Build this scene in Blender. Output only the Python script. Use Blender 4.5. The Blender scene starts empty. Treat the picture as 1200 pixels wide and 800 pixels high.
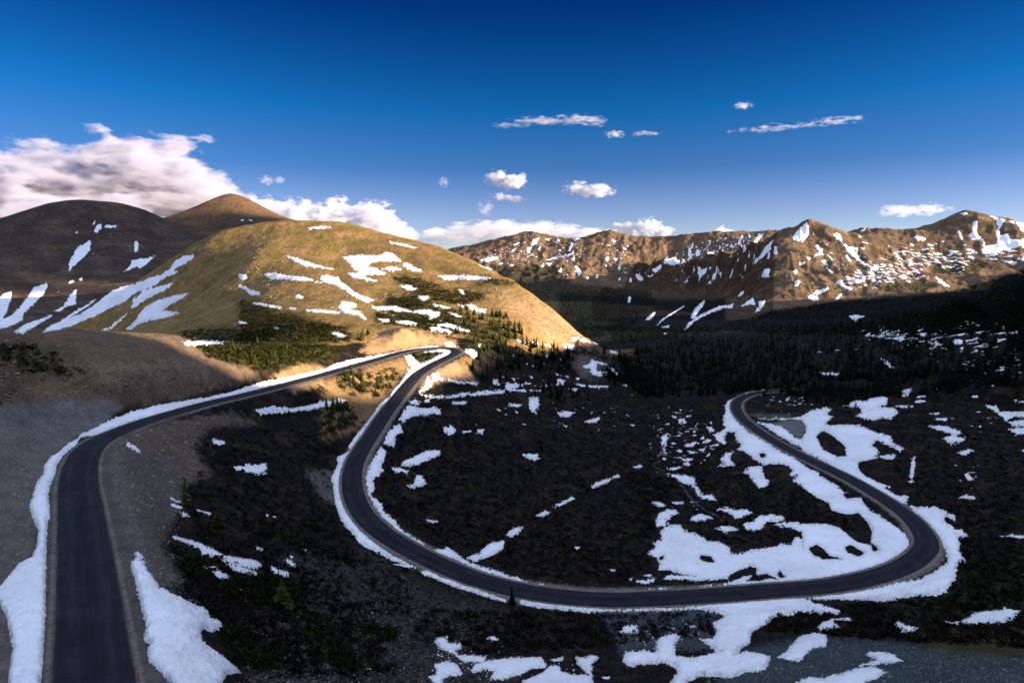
import bpy, math, random, time
import numpy as np
from math import radians, sin, cos, tan, pi
T0 = time.time()
rng = np.random.default_rng(7)
random.seed(7)
C = bpy.context.scene.collection

# ------------------------------------------------------------------ camera model (photo 1200 x 800)
F = 715.0
PITCH = radians(7.2)
CP, SP = cos(PITCH), sin(PITCH)

def ray(x, y):
    """photo pixel -> azimuth (rad, + right) and tangent of elevation"""
    a = (np.asarray(x, float) - 600) / F
    c = (400 - np.asarray(y, float)) / F
    Y = CP + SP * c
    Z = -SP + CP * c
    return np.arctan2(a, Y), Z / np.hypot(a, Y)

def project(X, Y, Z):
    d = Y * CP - Z * SP
    u = Y * SP + Z * CP
    d = np.where(d > 0.1, d, 0.1)
    return 600 + F * X / d, 400 - F * u / d

# ------------------------------------------------------------------ noise
def _h(ix, iy, seed):
    n = (ix.astype(np.int64) * 374761393 + iy.astype(np.int64) * 668265263 + seed * 1442695041) & 0xffffffff
    n = ((n ^ (n >> 13)) * 1274126177) & 0xffffffff
    return ((n ^ (n >> 16)) & 0xffff).astype(np.float32) * np.float32(2 * pi / 65536)

def noise(x, y, seed=0):
    x = np.asarray(x, np.float64); y = np.asarray(y, np.float64)
    ix = np.floor(x); iy = np.floor(y)
    fx = (x - ix).astype(np.float32); fy = (y - iy).astype(np.float32)
    sx = fx * fx * fx * (fx * (fx * 6 - 15) + 10); sy = fy * fy * fy * (fy * (fy * 6 - 15) + 10)
    def g(ox, oy):
        a = _h(ix + ox, iy + oy, seed)
        return np.cos(a) * (fx - ox) + np.sin(a) * (fy - oy)
    n0 = g(0, 0) * (1 - sx) + g(1, 0) * sx
    n1 = g(0, 1) * (1 - sx) + g(1, 1) * sx
    return (n0 * (1 - sy) + n1 * sy) * 1.4

def fbm(x, y, octv=4, seed=0, gain=0.5):
    s = 0; a = 1.0; t = 0
    for k in range(octv):
        s = s + a * noise(x * 2 ** k, y * 2 ** k, seed + k * 17); t += a; a *= gain
    return s / t

def ridged(x, y, octv=4, seed=0, gain=0.5):
    s = 0; a = 1.0; t = 0
    for k in range(octv):
        s = s + a * (1 - np.abs(noise(x * 2 ** k, y * 2 ** k, seed + k * 17)) * 2); t += a; a *= gain
    return s / t

def noise3(p, seed=0):
    i = np.floor(p).astype(np.int64); f = p - i
    s = f * f * (3 - 2 * f)
    def v(o):
        q = i + np.array(o)
        n = (q[:, 0] * 374761393 + q[:, 1] * 668265263 + q[:, 2] * 2147483647 + seed * 974711) & 0xffffffff
        n = ((n ^ (n >> 13)) * 1274126177) & 0xffffffff
        return ((n ^ (n >> 16)) & 0xffff) / 32768.0 - 1
    r = 0
    for ox in (0, 1):
        for oy in (0, 1):
            for oz in (0, 1):
                w = (s[:, 0] if ox else 1 - s[:, 0]) * (s[:, 1] if oy else 1 - s[:, 1]) * (s[:, 2] if oz else 1 - s[:, 2])
                r = r + w * v((ox, oy, oz))
    return r

def sstep(a, b, x):
    t = np.clip((x - a) / (b - a), 0, 1)
    return t * t * (3 - 2 * t)

# ------------------------------------------------------------------ tracing views: zoomed crops of the photo -> photo pixels
VIEWS = dict(A=(0, 0, 1), Z1=(0, 600, 4), Z2=(0, 380, 3.637), Z3=(200, 480, 4), Z4=(200, 640, 4), Z5=(460, 660, 4), Z6=(700, 660, 4),
             Z7=(940, 620, 4.446), Z8=(380, 380, 5.714), Y1=(540, 380, 5.332), Y2=(740, 440, 5.332), Y3=(940, 360, 4.446),
             Y4=(740, 560, 5.332), Y5=(940, 480, 3.636), Y6=(0, 230, 4.704), Y7=(280, 250, 5.335), Y8=(440, 280, 4.615),
             X1=(540, 260, 5), X2=(720, 250, 5.332), X3=(880, 240, 6.667), X4=(1020, 240, 6.667), W=(350, 420, 2.667), V=(0, 400, 2))

def px(view, pts):
    ox, oy, s = VIEWS[view]
    return np.array([(ox + a / s, oy + b / s) for a, b in pts], float)

def poly_sd(poly, x, y):
    """signed distance, + inside"""
    d = np.full(x.shape, 1e9); ins = np.zeros(x.shape, bool)
    n = len(poly)
    for i in range(n):
        ax, ay = poly[i]; bx, by = poly[(i + 1) % n]
        ex, ey = bx - ax, by - ay
        L = ex * ex + ey * ey + 1e-9
        t = np.clip(((x - ax) * ex + (y - ay) * ey) / L, 0, 1)
        d = np.minimum(d, (x - ax - t * ex) ** 2 + (y - ay - t * ey) ** 2)
        c = (ay > y) != (by > y)
        ins ^= c & (x < ex * (y - ay) / (ey if abs(ey) > 1e-12 else 1e-12) + ax)
    d = np.sqrt(d)
    return np.where(ins, d, -d)

# ------------------------------------------------------------------ the road: centre line (photo pixel) and drop below the camera
ROAD = [(112, 850), (110, 800), (104, 700), (95, 600), (92, 565), (96, 540), (104, 526), (118, 515), (143, 504), (165, 495.5), (192, 487), (220, 479), (247, 471.5), (300, 459.5),
        (340, 449), (380, 438.6), (397.5, 433.5), (415, 429), (432.5, 423.9), (450, 418.8), (467.5, 413.8), (485, 409.9), (502.5, 408),
        (516.5, 407.3), (529, 408.3), (535.5, 411), (534, 414), (527, 417.8), (513, 424.6), (499, 432.5), (488.5, 440.4), (480, 449.5),
        (471, 460.5), (460.5, 473), (450, 486.7), (440, 502), (430, 517), (420, 533), (414, 548), (412.5, 567.5), (417.5, 587.5), (430, 607.5),
        (450, 625), (475, 640.5), (505, 656), (542, 672), (572, 682), (610, 691.5), (660, 699), (710, 702), (760, 701), (825, 697.5),
        (900, 692), (975, 685.5), (1030, 674), (1064, 660.5), (1083, 645), (1086, 633.5), (1077.5, 618), (1064, 604), (1044.5, 590),
        (1022.5, 576), (995, 560.5), (962, 544.5), (937, 532.5), (909, 517.5), (890, 505.6), (875, 494.4), (866, 485), (862.5, 476),
        (866, 468.3), (877, 462.7), (890, 459.7), (908, 457.6), (930, 456.2)]
ZK = {(112, 850): -41, (110, 800): -41.5, (95, 600): -44.5, (118, 515): -47, (247, 471.5): -50, (380, 438.6): -54, (516.5, 407.3): -58,
      (535.5, 411): -58.7, (488.5, 440.4): -64, (440, 502): -69.5, (412.5, 567.5): -75, (505, 656): -80, (660, 699): -84, (900, 692): -87.3,
      (1086, 633.5): -89.8, (1022.5, 576): -92, (937, 532.5): -95, (862.5, 476): -100, (890, 459.7): -102, (930, 456.2): -103.5}
def spline(P, n):
    P = np.asarray(P, float); m = len(P)
    Q = np.vstack([2 * P[0] - P[1], P, 2 * P[-1] - P[-2]])
    out = []
    for i in range(m - 1):
        p0, p1, p2, p3 = Q[i], Q[i + 1], Q[i + 2], Q[i + 3]
        # centripetal Catmull-Rom
        t0 = 0; t1 = t0 + np.linalg.norm(p1 - p0) ** .5; t2 = t1 + np.linalg.norm(p2 - p1) ** .5; t3 = t2 + np.linalg.norm(p3 - p2) ** .5
        for t in np.linspace(t1, t2, n, endpoint=False):
            A1 = (t1 - t) / (t1 - t0) * p0 + (t - t0) / (t1 - t0) * p1
            A2 = (t2 - t) / (t2 - t1) * p1 + (t - t1) / (t2 - t1) * p2
            A3 = (t3 - t) / (t3 - t2) * p2 + (t - t2) / (t3 - t2) * p3
            B1 = (t2 - t) / (t2 - t0) * A1 + (t - t0) / (t2 - t0) * A2
            B2 = (t3 - t) / (t3 - t1) * A2 + (t - t1) / (t3 - t1) * A3
            out.append((t2 - t) / (t2 - t1) * B1 + (t - t1) / (t2 - t1) * B2)
    out.append(P[-1])
    return np.array(out)
rp = np.array(ROAD)
ki = [i for i, q in enumerate(ROAD) if q in ZK]
seg = np.r_[0, np.cumsum(np.hypot(*np.diff(np.c_[rp[:, 0], rp[:, 1] * 2.2], axis=0).T))]
rz = np.interp(seg, seg[ki], [ZK[ROAD[i]] for i in ki])
az, te = ray(rp[:, 0], rp[:, 1]); rr = rz / te
road_ctrl = np.c_[rr * np.sin(az), rr * np.cos(az), rz]
rc = spline(road_ctrl, 24)
s_ = np.r_[0, np.cumsum(np.linalg.norm(np.diff(rc[:, :2], axis=0), axis=1))]
NS = int(s_[-1] / 1.0)
RS = np.linspace(0, s_[-1], NS)
RC = np.c_[np.interp(RS, s_, rc[:, 0]), np.interp(RS, s_, rc[:, 1]), np.interp(RS, s_, rc[:, 2])]
def smooth(a, k):
    w = np.hanning(2 * k + 3)[1:-1]; w /= w.sum()
    return np.convolve(np.r_[np.full(k, a[0]), a, np.full(k, a[-1])], w, 'valid')
RC[:, 2] = smooth(RC[:, 2], 25); RC[:, 0] = smooth(RC[:, 0], 4); RC[:, 1] = smooth(RC[:, 1], 4)
RT = np.gradient(RC[:, :2], axis=0); RT /= np.linalg.norm(RT, axis=1)[:, None]
RN = np.c_[-RT[:, 1], RT[:, 0]]          # left of travel

# ------------------------------------------------------------------ terrain control points
SUN_AZ, SUN_EL = radians(100), radians(11)
ctrl = []       # (u, v, e)
def cr(*pts):                   # pixel + horizontal range
    for x, y, r in pts:
        a, t = ray(x, y); ctrl.append((float(a), math.log(r), float(t)))
def cz(*pts):                   # pixel + height
    for x, y, z in pts:
        a, t = ray(x, y); r = z / float(t); ctrl.append((float(a), math.log(r), float(t)))
def ca(*pts):                   # azimuth (deg), range, height
    for a, r, z in pts: ctrl.append((radians(a), math.log(r), z / r))
def cx(x, *rzs):                # behind a pixel column
    a, _ = ray(x, 310)
    for r, z in rzs: ctrl.append((float(a), math.log(r), z / r))
def cpq(*pts):                  # across / along the sunlight
    for p, q, z in pts:
        X = q * sin(SUN_AZ) - p * cos(SUN_AZ); Y = q * cos(SUN_AZ) + p * sin(SUN_AZ)
        ctrl.append((math.atan2(X, Y), math.log(math.hypot(X, Y)), z / math.hypot(X, Y)))
for i in range(0, NS, 14):
    X, Y, Z = RC[i]; r = math.hypot(X, Y); ctrl.append((math.atan2(X, Y), math.log(r), Z / r))
# gravel lot and the brown rise behind it
cz((0, 600, -43), (30, 500, -44), (120, 484, -45.8), (0, 475, -43), (0, 700, -41), (60, 488, -44.5), (-80, 600, -42), (30, 640, -42.5))
cr((0, 430, 225), (150, 432, 240), (0, 388, 270), (100, 388, 290), (200, 392, 300), (240, 401, 315), (-80, 388, 260), (280, 430, 282), (330, 421, 305),
   (400, 414, 335), (420, 402, 405), (450, 392, 432), (500, 392, 446), (522, 399, 455), (470, 384, 432), (60, 405, 262), (220, 430, 262))
ca((-36, 420, -78), (-36, 620, -95), (-30, 420, -72), (-42, 450, -80), (-46, 700, -90))
# sunlit hill
cr((300, 402, 400), (350, 380, 480), (300, 350, 680), (400, 350, 600), (450, 352, 600), (500, 350, 590), (550, 370, 540), (600, 385, 500), (640, 395, 510),
   (695, 402, 560), (683, 394, 570), (670, 385, 580), (655, 371, 605), (640, 358, 630), (620, 342, 665), (600, 328, 700), (580, 317, 740), (560, 307, 780), (540, 299, 815),
   (520, 292, 850), (495, 286, 885), (470, 279, 920), (450, 273, 950), (430, 268, 980), (410, 264, 1000), (390, 262, 1020), (360, 260, 1040), (330, 259, 1050), (290, 265, 1040), (260, 272, 1000),
   (230, 284, 1010), (215, 293, 1010), (200, 303, 1010), (160, 328, 1010), (120, 352, 1020), (90, 369, 1030), (60, 386, 1040),
   (300, 300, 850), (400, 300, 820), (350, 325, 720), (480, 310, 760), (550, 332, 670), (250, 340, 800), (200, 368, 850), (150, 386, 880), (270, 375, 580), (110, 386, 950), (600, 355, 590), (640, 378, 555), (520, 320, 720))
cx(330, (1300, 20), (1650, -10)); cx(430, (1250, -10), (1600, -60)); cx(500, (1080, -40), (1500, -120), (2500, -170)); cx(560, (980, -90), (1500, -160), (3000, -185))
cx(600, (880, -90), (1200, -160)); cx(640, (800, -110), (1200, -170), (2200, -190)); cx(680, (720, -115), (1000, -150)); cx(705, (740, -112))
cx(260, (1250, 10), (1600, -10)); cx(200, (1180, -30), (1380, -50)); cx(120, (1170, -95), (1300, -100)); cx(60, (1110, -122)); cx(0, (850, -110))
# dark mountain on the left
cr((-60, 278, 2300), (-30, 270, 2300), (0, 262, 2300), (30, 249, 2300), (50, 242, 2310), (70, 238, 2320), (105, 235, 2350), (140, 238, 2400), (170, 246, 2450), (200, 259, 2500),
   (0, 330, 1700), (0, 370, 1300), (50, 330, 1750), (100, 300, 1950), (100, 350, 1500), (150, 290, 2050), (150, 325, 1800), (0, 295, 2000), (50, 285, 2050), (0, 385, 1150), (60, 384, 1180), (225, 276, 2350), (180, 285, 2150))
cr((205, 261, 2600), (218, 253, 2650), (230, 245, 2700), (243, 237, 2750), (256, 231, 2800), (270, 228, 2820), (285, 231, 2800), (300, 238, 2760), (320, 249, 2700), (345, 258, 2600), (375, 266, 2500), (270, 252, 2520), (240, 272, 2420), (300, 261, 2300), (255, 245, 2620))
cx(-60, (2900, 60), (4200, -80)); cx(0, (2850, 100), (4200, -80)); cx(105, (2950, 110), (4200, -80)); cx(180, (3000, 90)); cx(270, (3400, 120), (4600, -100)); cx(350, (3400, -20), (5000, -180)); cx(450, (3500, -190))
# middle ridge
cr((520, 293, 6800), (545, 290, 6700), (560, 287, 6600), (585, 280, 6500), (600, 275, 6400), (617, 270.5, 6400), (640, 275, 6400), (668, 281, 6300), (690, 277, 6250), (703, 272, 6200), (715, 270, 6200), (740, 277, 6200),
   (768, 281, 6100), (800, 275, 6100), (830, 272, 6100), (870, 272, 6100), (900, 271, 6000), (930, 271, 6000), (1000, 276, 6200),
   (560, 303, 5000), (600, 299, 5400), (650, 300, 5450), (700, 298, 5350), (750, 298, 5500), (830, 296, 5550), (880, 288, 5500), (620, 319, 4600), (660, 331, 4100), (700, 334, 3900),
   (690, 385, 1900), (700, 370, 2400), (720, 356, 3000), (660, 346, 3600))
cx(520, (8000, 60), (10500, -150)); cx(620, (7600, 80), (10500, -150)); cx(760, (7600, 80), (10500, -150)); cx(900, (7600, 80), (10500, -150)); cx(540, (4000, -185)); cx(600, (3600, -190))
# right mountain, its spur and its forest slopes
cr((945, 256.5, 4000), (938, 259, 3990), (925, 266, 4000), (908, 275, 4040), (893, 284, 4110), (870, 295, 4260), (845, 302, 4450), (815, 305, 4650), (785, 308, 4850), (766, 306, 4950), (750, 309, 4950), (735, 318, 4850), (715, 330, 4500),
   (952, 258.5, 4010), (960, 263, 4050), (980, 271, 4150), (1000, 276, 4250), (1012, 268, 4350), (1040, 267.5, 4400), (1070, 268, 4450), (1088, 266, 4500), (1105, 258, 4560), (1117, 252, 4600), (1130, 248, 4620), (1150, 250, 4620), (1175, 255.5, 4600), (1200, 261, 4600), (1250, 272, 4600), (1320, 280, 4600),
   (928, 277, 4010), (908, 282, 3760), (935, 285, 3720), (948, 278, 3800), (951, 268, 3910), (905, 291, 3600), (902, 304, 3350), (900, 320, 3100), (898, 338, 2800), (895, 352, 2550), (893, 364, 2300), (885, 300, 3950), (880, 322, 3800),
   
   (950, 320, 3250), (1000, 320, 3230), (1000, 298, 3600), (970, 295, 3650), (1050, 300, 3750), (1050, 330, 3150), (1100, 300, 3950), (1100, 320, 3500), (1150, 300, 4000), (1150, 275, 4330), (1190, 300, 3950), (1190, 278, 4300), (1190, 322, 3400),
   (1100, 345, 2850), (1000, 350, 2750), (950, 364, 2450), (1000, 374, 2150), (1100, 370, 2250), (1180, 350, 2700), (1180, 370, 2150), (1280, 330, 3400), (1280, 370, 2200))
cx(945, (4500, 170), (5200, -100)); cx(760, (2300, -194), (2800, -192), (3300, -190), (3900, -188)); cx(810, (2300, -193), (2800, -191), (3300, -190), (3800, -188)); cx(850, (2250, -190), (2700, -188), (3200, -186), (3600, -184)); cx(876, (2350, -178), (2650, -168), (2950, -158), (3250, -150), (3600, -150)); cx(720, (2400, -197), (3200, -190), (4000, -187))
cx(872, (3960, -140)); cx(845, (4130, -168)); cx(815, (4330, -178)); cx(785, (4540, -182)); cx(762, (4640, -184)); cx(735, (4580, -186))
cx(850, (4750, 40), (5150, -60)); cx(770, (5300, -40)); cx(1000, (4700, 80), (5300, -50)); cx(1060, (5000, 120), (6500, -100)); cx(1130, (5300, 150), (7500, -100)); cx(1220, (5400, 120), (8000, -100)); cx(1320, (5400, 100))
# forest floor and basin
cr((1000, 386, 1500), (1190, 380, 1500), (1190, 400, 1000), (1000, 401, 1000), (1100, 420, 700), (1190, 440, 550), (1000, 440, 580), (900, 448, 530), (780, 448, 545), (720, 428, 610), (740, 408, 740), (775, 430, 620), (900, 400, 950), (800, 419, 700), (900, 386, 1350), (800, 398, 950),
   (650, 425, 500), (620, 411, 480), (1280, 400, 1000), (1280, 440, 560))
cz((600, 560, -86), (700, 560, -92), (780, 520, -99.5), (600, 500, -84), (560, 470, -79), (650, 452, -93), (700, 480, -97.5), (780, 580, -96), (820, 620, -92.5), (700, 640, -89), (560, 620, -84), (500, 560, -80), (860, 560, -97), (760, 660, -88), (560, 445, -74),
   (1000, 500, -97), (1000, 470, -99.5), (1100, 500, -95), (1190, 480, -96), (1190, 560, -90), (1140, 600, -88.5), (1190, 640, -84), (1150, 700, -76), (1190, 760, -65), (1100, 760, -68), (1000, 740, -75), (1190, 800, -58), (1000, 800, -63), (1280, 560, -88), (1280, 700, -72),
   (900, 740, -79), (800, 740, -79), (700, 740, -78), (600, 740, -76), (800, 800, -68), (600, 800, -66), (500, 740, -72), (400, 740, -64), (450, 690, -74), (300, 740, -56), (300, 680, -59), (350, 640, -66), (250, 800, -49), (180, 740, -45.5), (165, 650, -46.5), (200, 560, -53),
   (250, 600, -57), (300, 560, -62), (350, 540, -67), (400, 630, -73.5), (300, 500, -58), (200, 512, -50.5), (370, 490, -63), (420, 455, -62), (160, 545, -49.5), (900, 900, -53), (600, 900, -55), (300, 900, -46))
ca((-90, 60, -40), (-60, 60, -40), (0, 20, -46), (60, 40, -50), (90, 100, -55), (-60, 200, -40), (-90, 300, -30), (-60, 400, -50), (-60, 2000, 60), (-90, 2000, 60), (-60, 5000, -100), (-100, 5000, -100))
ca((0, 11500, -220), (40, 11500, -220), (-40, 11500, -220), (90, 11500, -220), (-90, 11500, -220), (-20, 8000, -200), (-40, 8000, -200), (60, 11500, -220))
# the pass ridge on the sun's side, out of frame, that keeps the foreground in shade
CREST = [(-300, 770, 225), (0, 760, 215), (120, 752, 200), (180, 750, 192), (207, 750, 178), (219, 750, 146), (229, 750, 100), (245, 749, 84), (290, 748, 87), (340, 748, 97), (465, 748, 92), (560, 750, 79), (720, 765, 72), (900, 800, 75), (1150, 1050, 80), (1400, 1300, 100), (1900, 1750, 170), (2200, 1980, 205), (2350, 2100, 190), (2500, 2220, 165), (2650, 2350, 128), (3000, 2700, 165), (3400, 3050, 240), (4200, 3700, 330), (5000, 4300, 330)]
cpq(*CREST)
cpq(*[(p, q - 0.33 * (q + 60 * (p > 800)) - 60, min(h * .25, 10) - 60) for p, q, h in CREST if p < 1500])
cpq(*[(p + 20, q - 300, h * .4 - 60) for p, q, h in CREST if p > 1500]); cpq(*[(p + 40, q - 620, -150) for p, q, h in CREST if p > 1500])
cpq(*[(p, q + 350, h - 60) for p, q, h in CREST]); cpq(*[(p, q + 900, h - 120) for p, q, h in CREST])
ctrl = np.array(ctrl)
_, keep = np.unique(np.round(ctrl[:, :2] * 400), axis=0, return_index=True)
ctrl = ctrl[np.sort(keep)]
SHP = 0.006
def kern(U, V, P):
    return np.sqrt((U[:, None] - P[None, :, 0]) ** 2 + (V[:, None] - P[None, :, 1]) ** 2 + SHP ** 2)
n = len(ctrl)
K = np.zeros((n + 3, n + 3))
K[:n, :n] = kern(ctrl[:, 0], ctrl[:, 1], ctrl); K[:n, :n] -= np.eye(n) * 2e-4
K[:n, n] = K[n, :n] = 1; K[:n, n + 1:] = ctrl[:, :2]; K[n + 1:, :n] = ctrl[:, :2].T
wts = np.linalg.solve(K, np.r_[ctrl[:, 2], 0, 0, 0])

# ------------------------------------------------------------------ polar sheet (fine where the picture looks, coarse behind)
def steps(*segs):
    out = []
    for a, b, d in segs: out.append(np.arange(a, b, d))
    return np.concatenate(out)
AZ = np.radians(steps((-180, -110, 3), (-110, -60, 1.5), (-60, -46, .5), (-46, 46, .075), (46, 64, .15), (64, 110, .5), (110, 180.01, 2.5)))
LR = steps((math.log(6), math.log(55), .04), (math.log(55), math.log(5200), .0048), (math.log(5200), math.log(6900), .006), (math.log(6900), math.log(11800), .03))
NA, NR = len(AZ), len(LR)
U, V = np.meshgrid(AZ, LR)             # rows = range, cols = azimuth
U = U.ravel(); V = V.ravel(); R = np.exp(V)
E = np.empty(U.size)
pc = ctrl.astype(np.float32); w32 = wts.astype(np.float32)
for i in range(0, U.size, 60000):
    a = U[i:i + 60000].astype(np.float32); b = V[i:i + 60000].astype(np.float32)
    d = (a[:, None] - pc[None, :, 0]) ** 2; d += (b[:, None] - pc[None, :, 1]) ** 2; d += SHP ** 2
    np.sqrt(d, out=d)
    E[i:i + 60000] = d @ w32[:n] + w32[n] + a * w32[n + 1] + b * w32[n + 2]
eb = np.interp(V, [math.log(6), math.log(60), math.log(300), math.log(1500), math.log(11800)], [-44 / 6, -40 / 60, -.05, .02, -.02])
wb = sstep(radians(135), radians(172), np.abs(U))
E = E * (1 - wb) + eb * wb
lo = sstep(math.log(45), math.log(14), V)
E = E * (1 - lo) + lo * (-46 / R)
X = R * np.sin(U); Y = R * np.cos(U); Z = E * R
print('sheet', U.size, n, round(time.time() - T0, 1))
UD = np.degrees(U)

# ------------------------------------------------------------------ relief
rb_hill_az = np.radians([-60, -39, -36, -33, -30, -26, -20, -13, -7, -2, 3, 8, 12]); rb_hill_r = [700, 1060, 1090, 1120, 1160, 1220, 1300, 1250, 1120, 1000, 850, 760, 700]
back_of_hill = np.interp(U, rb_hill_az, rb_hill_r)
front_of_hill = np.interp(U, np.radians([-60, -39, -30, -25, -19, -12, -6, -3, 2, 6, 8.2]), [330, 330, 340, 335, 350, 430, 470, 470, 480, 530, 640])
is_hill = (U < radians(8.2)) & (U > radians(-46)) & (R > front_of_hill) & (R <= back_of_hill)
far = R > back_of_hill
is_left = far & (UD < -13) 
is_mid = far & (R > np.interp(UD, [-13, -7, 2, 8, 11, 13, 20, 24, 30], [1900, 1900, 2800, 3600, 4900, 5150, 4800, 4750, 5600])) & (UD > -13) & (UD < 30)
is_right = (UD > 7.5) & (R > np.interp(UD, [7, 14, 22, 40, 60], [2250, 2250, 2150, 1900, 1800])) & ~is_mid & (UD < 48)
is_plain = ~(is_hill | is_left | is_mid | is_right)
# amplitude of rough relief
w_rock = (sstep(1800, 3000, R) * sstep(radians(4), radians(10), U)) + sstep(3600, 4600, R) * (UD > -13) * (UD <= 8)
w_rock = np.clip(w_rock, 0, 1) * sstep(-210, -60, Z + 0 * X) * (UD < 60)
sel = np.where(w_rock > 0.01)[0]
wx, wy = X[sel], Y[sel]
# ribs: run down and to the left on the spur, straight down on the middle ridge
k = np.where(is_mid[sel], 0.0, np.where(UD[sel] < 24, .42, -.12))
w1 = (U[sel] - k * V[sel]); warp = fbm(wx / 420, wy / 420, 3, 5)
rib = ridged(w1 * 26 + warp * .5, V[sel] * 2.2 + warp, 4, 11, .55)
rib2 = ridged(wx / 260, wy / 260, 5, 23, .55)
strong = np.where(is_mid[sel], .42, 1.0 - .86 * sstep(20.5, 23.5, UD[sel]))
Z[sel] += w_rock[sel] * (strong * (rib * 58 - 30) * np.where(is_mid[sel], 1, 1.75) + (rib2 * 26 - 13) * (.3 + .7 * strong) + fbm(wx / 70, wy / 70, 4, 31) * (4 + 5 * strong))
sel = np.where(is_left)[0]
Z[sel] += (fbm(X[sel] / 300, Y[sel] / 300, 5, 41, .45) * 16 + fbm(X[sel] / 60, Y[sel] / 60, 3, 43) * 2.5) * sstep(900, 1500, R[sel]) * .6
sel = np.where(is_hill)[0]
Z[sel] += fbm(X[sel] / 90, Y[sel] / 90, 5, 51, .5) * 4.5 * sstep(330, 520, R[sel]) + fbm(X[sel] / 14, Y[sel] / 14, 3, 53) * .5
sel = np.where(is_plain & (R < 2600))[0]
x_, y_ = X[sel], Y[sel]
near = np.clip(R[sel] / 200, .3, 3)
Z[sel] += fbm(x_ / 24, y_ / 24, 4, 61) * 1.5 * near + fbm(x_ / 5, y_ / 5, 3, 63) * .38 + np.where(R[sel] < 350, fbm(x_ / 1.2, y_ / 1.2, 2, 65) * .12, 0)
# the pointed peak and the rounded summit
for x_, y_, r_, h_, w_ in ((945, 257, 4000, 26, 190), (1130, 248, 4620, 6, 300), (270, 228, 2820, 4, 200)):
    a_, t_ = ray(x_, y_); d_ = np.hypot(X - r_ * sin(a_), Y - r_ * cos(a_)); Z += h_ * np.clip(1 - d_ / w_, 0, 1) 
a_, t_ = ray(930, 273); d_ = np.hypot(X - 3930 * sin(a_), Y - 3930 * cos(a_)); Z -= 52 * np.exp(-(d_ / 120) ** 2)
# road bed
occ = np.zeros((400, 400), bool)
for X0, Y0, _ in RC[::4]:
    i, j = int((X0 + 500) / 4), int((Y0 + 200) / 4); occ[max(0, i - 6):i + 7, max(0, j - 6):j + 7] = True
RD = np.full(U.size, 99.0); RSIDE = np.zeros(U.size)
ii = ((X + 500) / 4).astype(int); jj = ((Y + 200) / 4).astype(int)
ok = (ii >= 0) & (ii < 400) & (jj >= 0) & (jj < 400)
cand = np.where(ok)[0]; cand = cand[occ[ii[cand], jj[cand]]]
R2 = RC[::2]; R2N = RN[::2]; R2T = RT[::2]
BEDZ = np.zeros(U.size)
for i in range(0, len(cand), 20000):
    c = cand[i:i + 20000]
    dx = X[c][:, None].astype(np.float32) - R2[None, :, 0].astype(np.float32); dy = Y[c][:, None].astype(np.float32) - R2[None, :, 1].astype(np.float32)
    d2 = dx * dx + dy * dy
    m = d2.argmin(1); ar = np.arange(len(c))
    ddx, ddy = dx[ar, m], dy[ar, m]
    RSIDE[c] = np.sign(ddx * R2N[m, 0] + ddy * R2N[m, 1])
    RD[c] = np.where((m > 0) & (m < len(R2) - 1), np.abs(ddx * R2N[m, 0] + ddy * R2N[m, 1]), np.sqrt(d2[ar, m]))
    w = 1 / (d2 + 1.5) ** 4
    zt = (w @ R2[:, 2].astype(np.float32)) / w.sum(1)
    t = (ddx * R2T[m, 0] + ddy * R2T[m, 1]); gz = np.gradient(R2[:, 2])[m] / 2
    znear = R2[m, 2] + gz * t
    BEDZ[c] = np.where(RD[c] < 6, znear, znear + (zt - znear) * sstep(6, 10, RD[c]))
c = cand
bump = fbm(X[c] / 2.2, Y[c] / 2.2, 3, 71) * .16
b = sstep(5.6, 17, RD[c] + fbm(X[c] / 9, Y[c] / 9, 2, 73) * 1.5 * (RD[c] > 5.6))
bed = BEDZ[c] - .09 + np.where(RD[c] > 4.4, bump * sstep(4.4, 6.5, RD[c]) - (RD[c] - 4.4) * .05, 0)
Z[c] = bed * (1 - b) + Z[c] * b
E = Z / R
PX, PY = project(X, Y, Z)
Eg = E.reshape(NR, NA)
VIS = (Eg >= np.maximum.accumulate(Eg, 0) - .0016).ravel() & (np.abs(UD) < 46) & (R > 40)
print('relief', round(time.time() - T0, 1))
# ------------------------------------------------------------------ ground colours (surface colour, with shade painted in on the spur and valley floor)
def mixc(col, idx, c, w):
    w = np.asarray(w)[:, None]; col[idx] = col[idx] * (1 - w) + np.asarray(c) * w
n1 = fbm(U * 26, V * 26, 5, 101); n2 = fbm(U * 90, V * 90, 4, 111); n3 = fbm(U * 260, V * 260, 3, 121)
ALB = np.zeros((U.size, 3), np.float32)
ALB[:] = (.0075, .0065, .0066)
allv = np.arange(U.size)
# heath in the basin: nearly black with brown and olive drifts
mixc(ALB, allv, (.030, .019, .012), .85 * sstep(.05, .4, n1 + n2 * .4)); mixc(ALB, allv, (.020, .018, .007), .75 * sstep(.1, .4, -n1 + n3 * .4)); mixc(ALB, allv, (.042, .030, .021), .45 * sstep(.25, .55, n2 + n3 * .4))
h = np.where(is_hill)[0]
ALB[h] = (.225, .148, .048)
mixc(ALB, h, (.30, .165, .068), sstep(-.05, .3, n1[h] + .3 * n2[h])); mixc(ALB, h, (.135, .105, .03), .6 * sstep(.05, .4, -n1[h] + .5 * n2[h])); mixc(ALB, h, (.36, .25, .14), .6 * sstep(.2, .5, n2[h] + n3[h] * .5))
l = np.where(is_left)[0]
ALB[l] = (.088, .062, .047)
mixc(ALB, l, (.13, .088, .06), sstep(-.1, .4, n1[l])); mixc(ALB, l, (.06, .046, .038), .8 * sstep(.0, .4, n2[l] - n1[l] * .5))
cone = sstep(2350, 2600, R[l]) * (UD[l] > -30); mixc(ALB, l, (.17, .10, .052), .9 * cone)
m = np.where(is_mid | is_right)[0]
ALB[m] = (.20, .125, .072)
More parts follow.
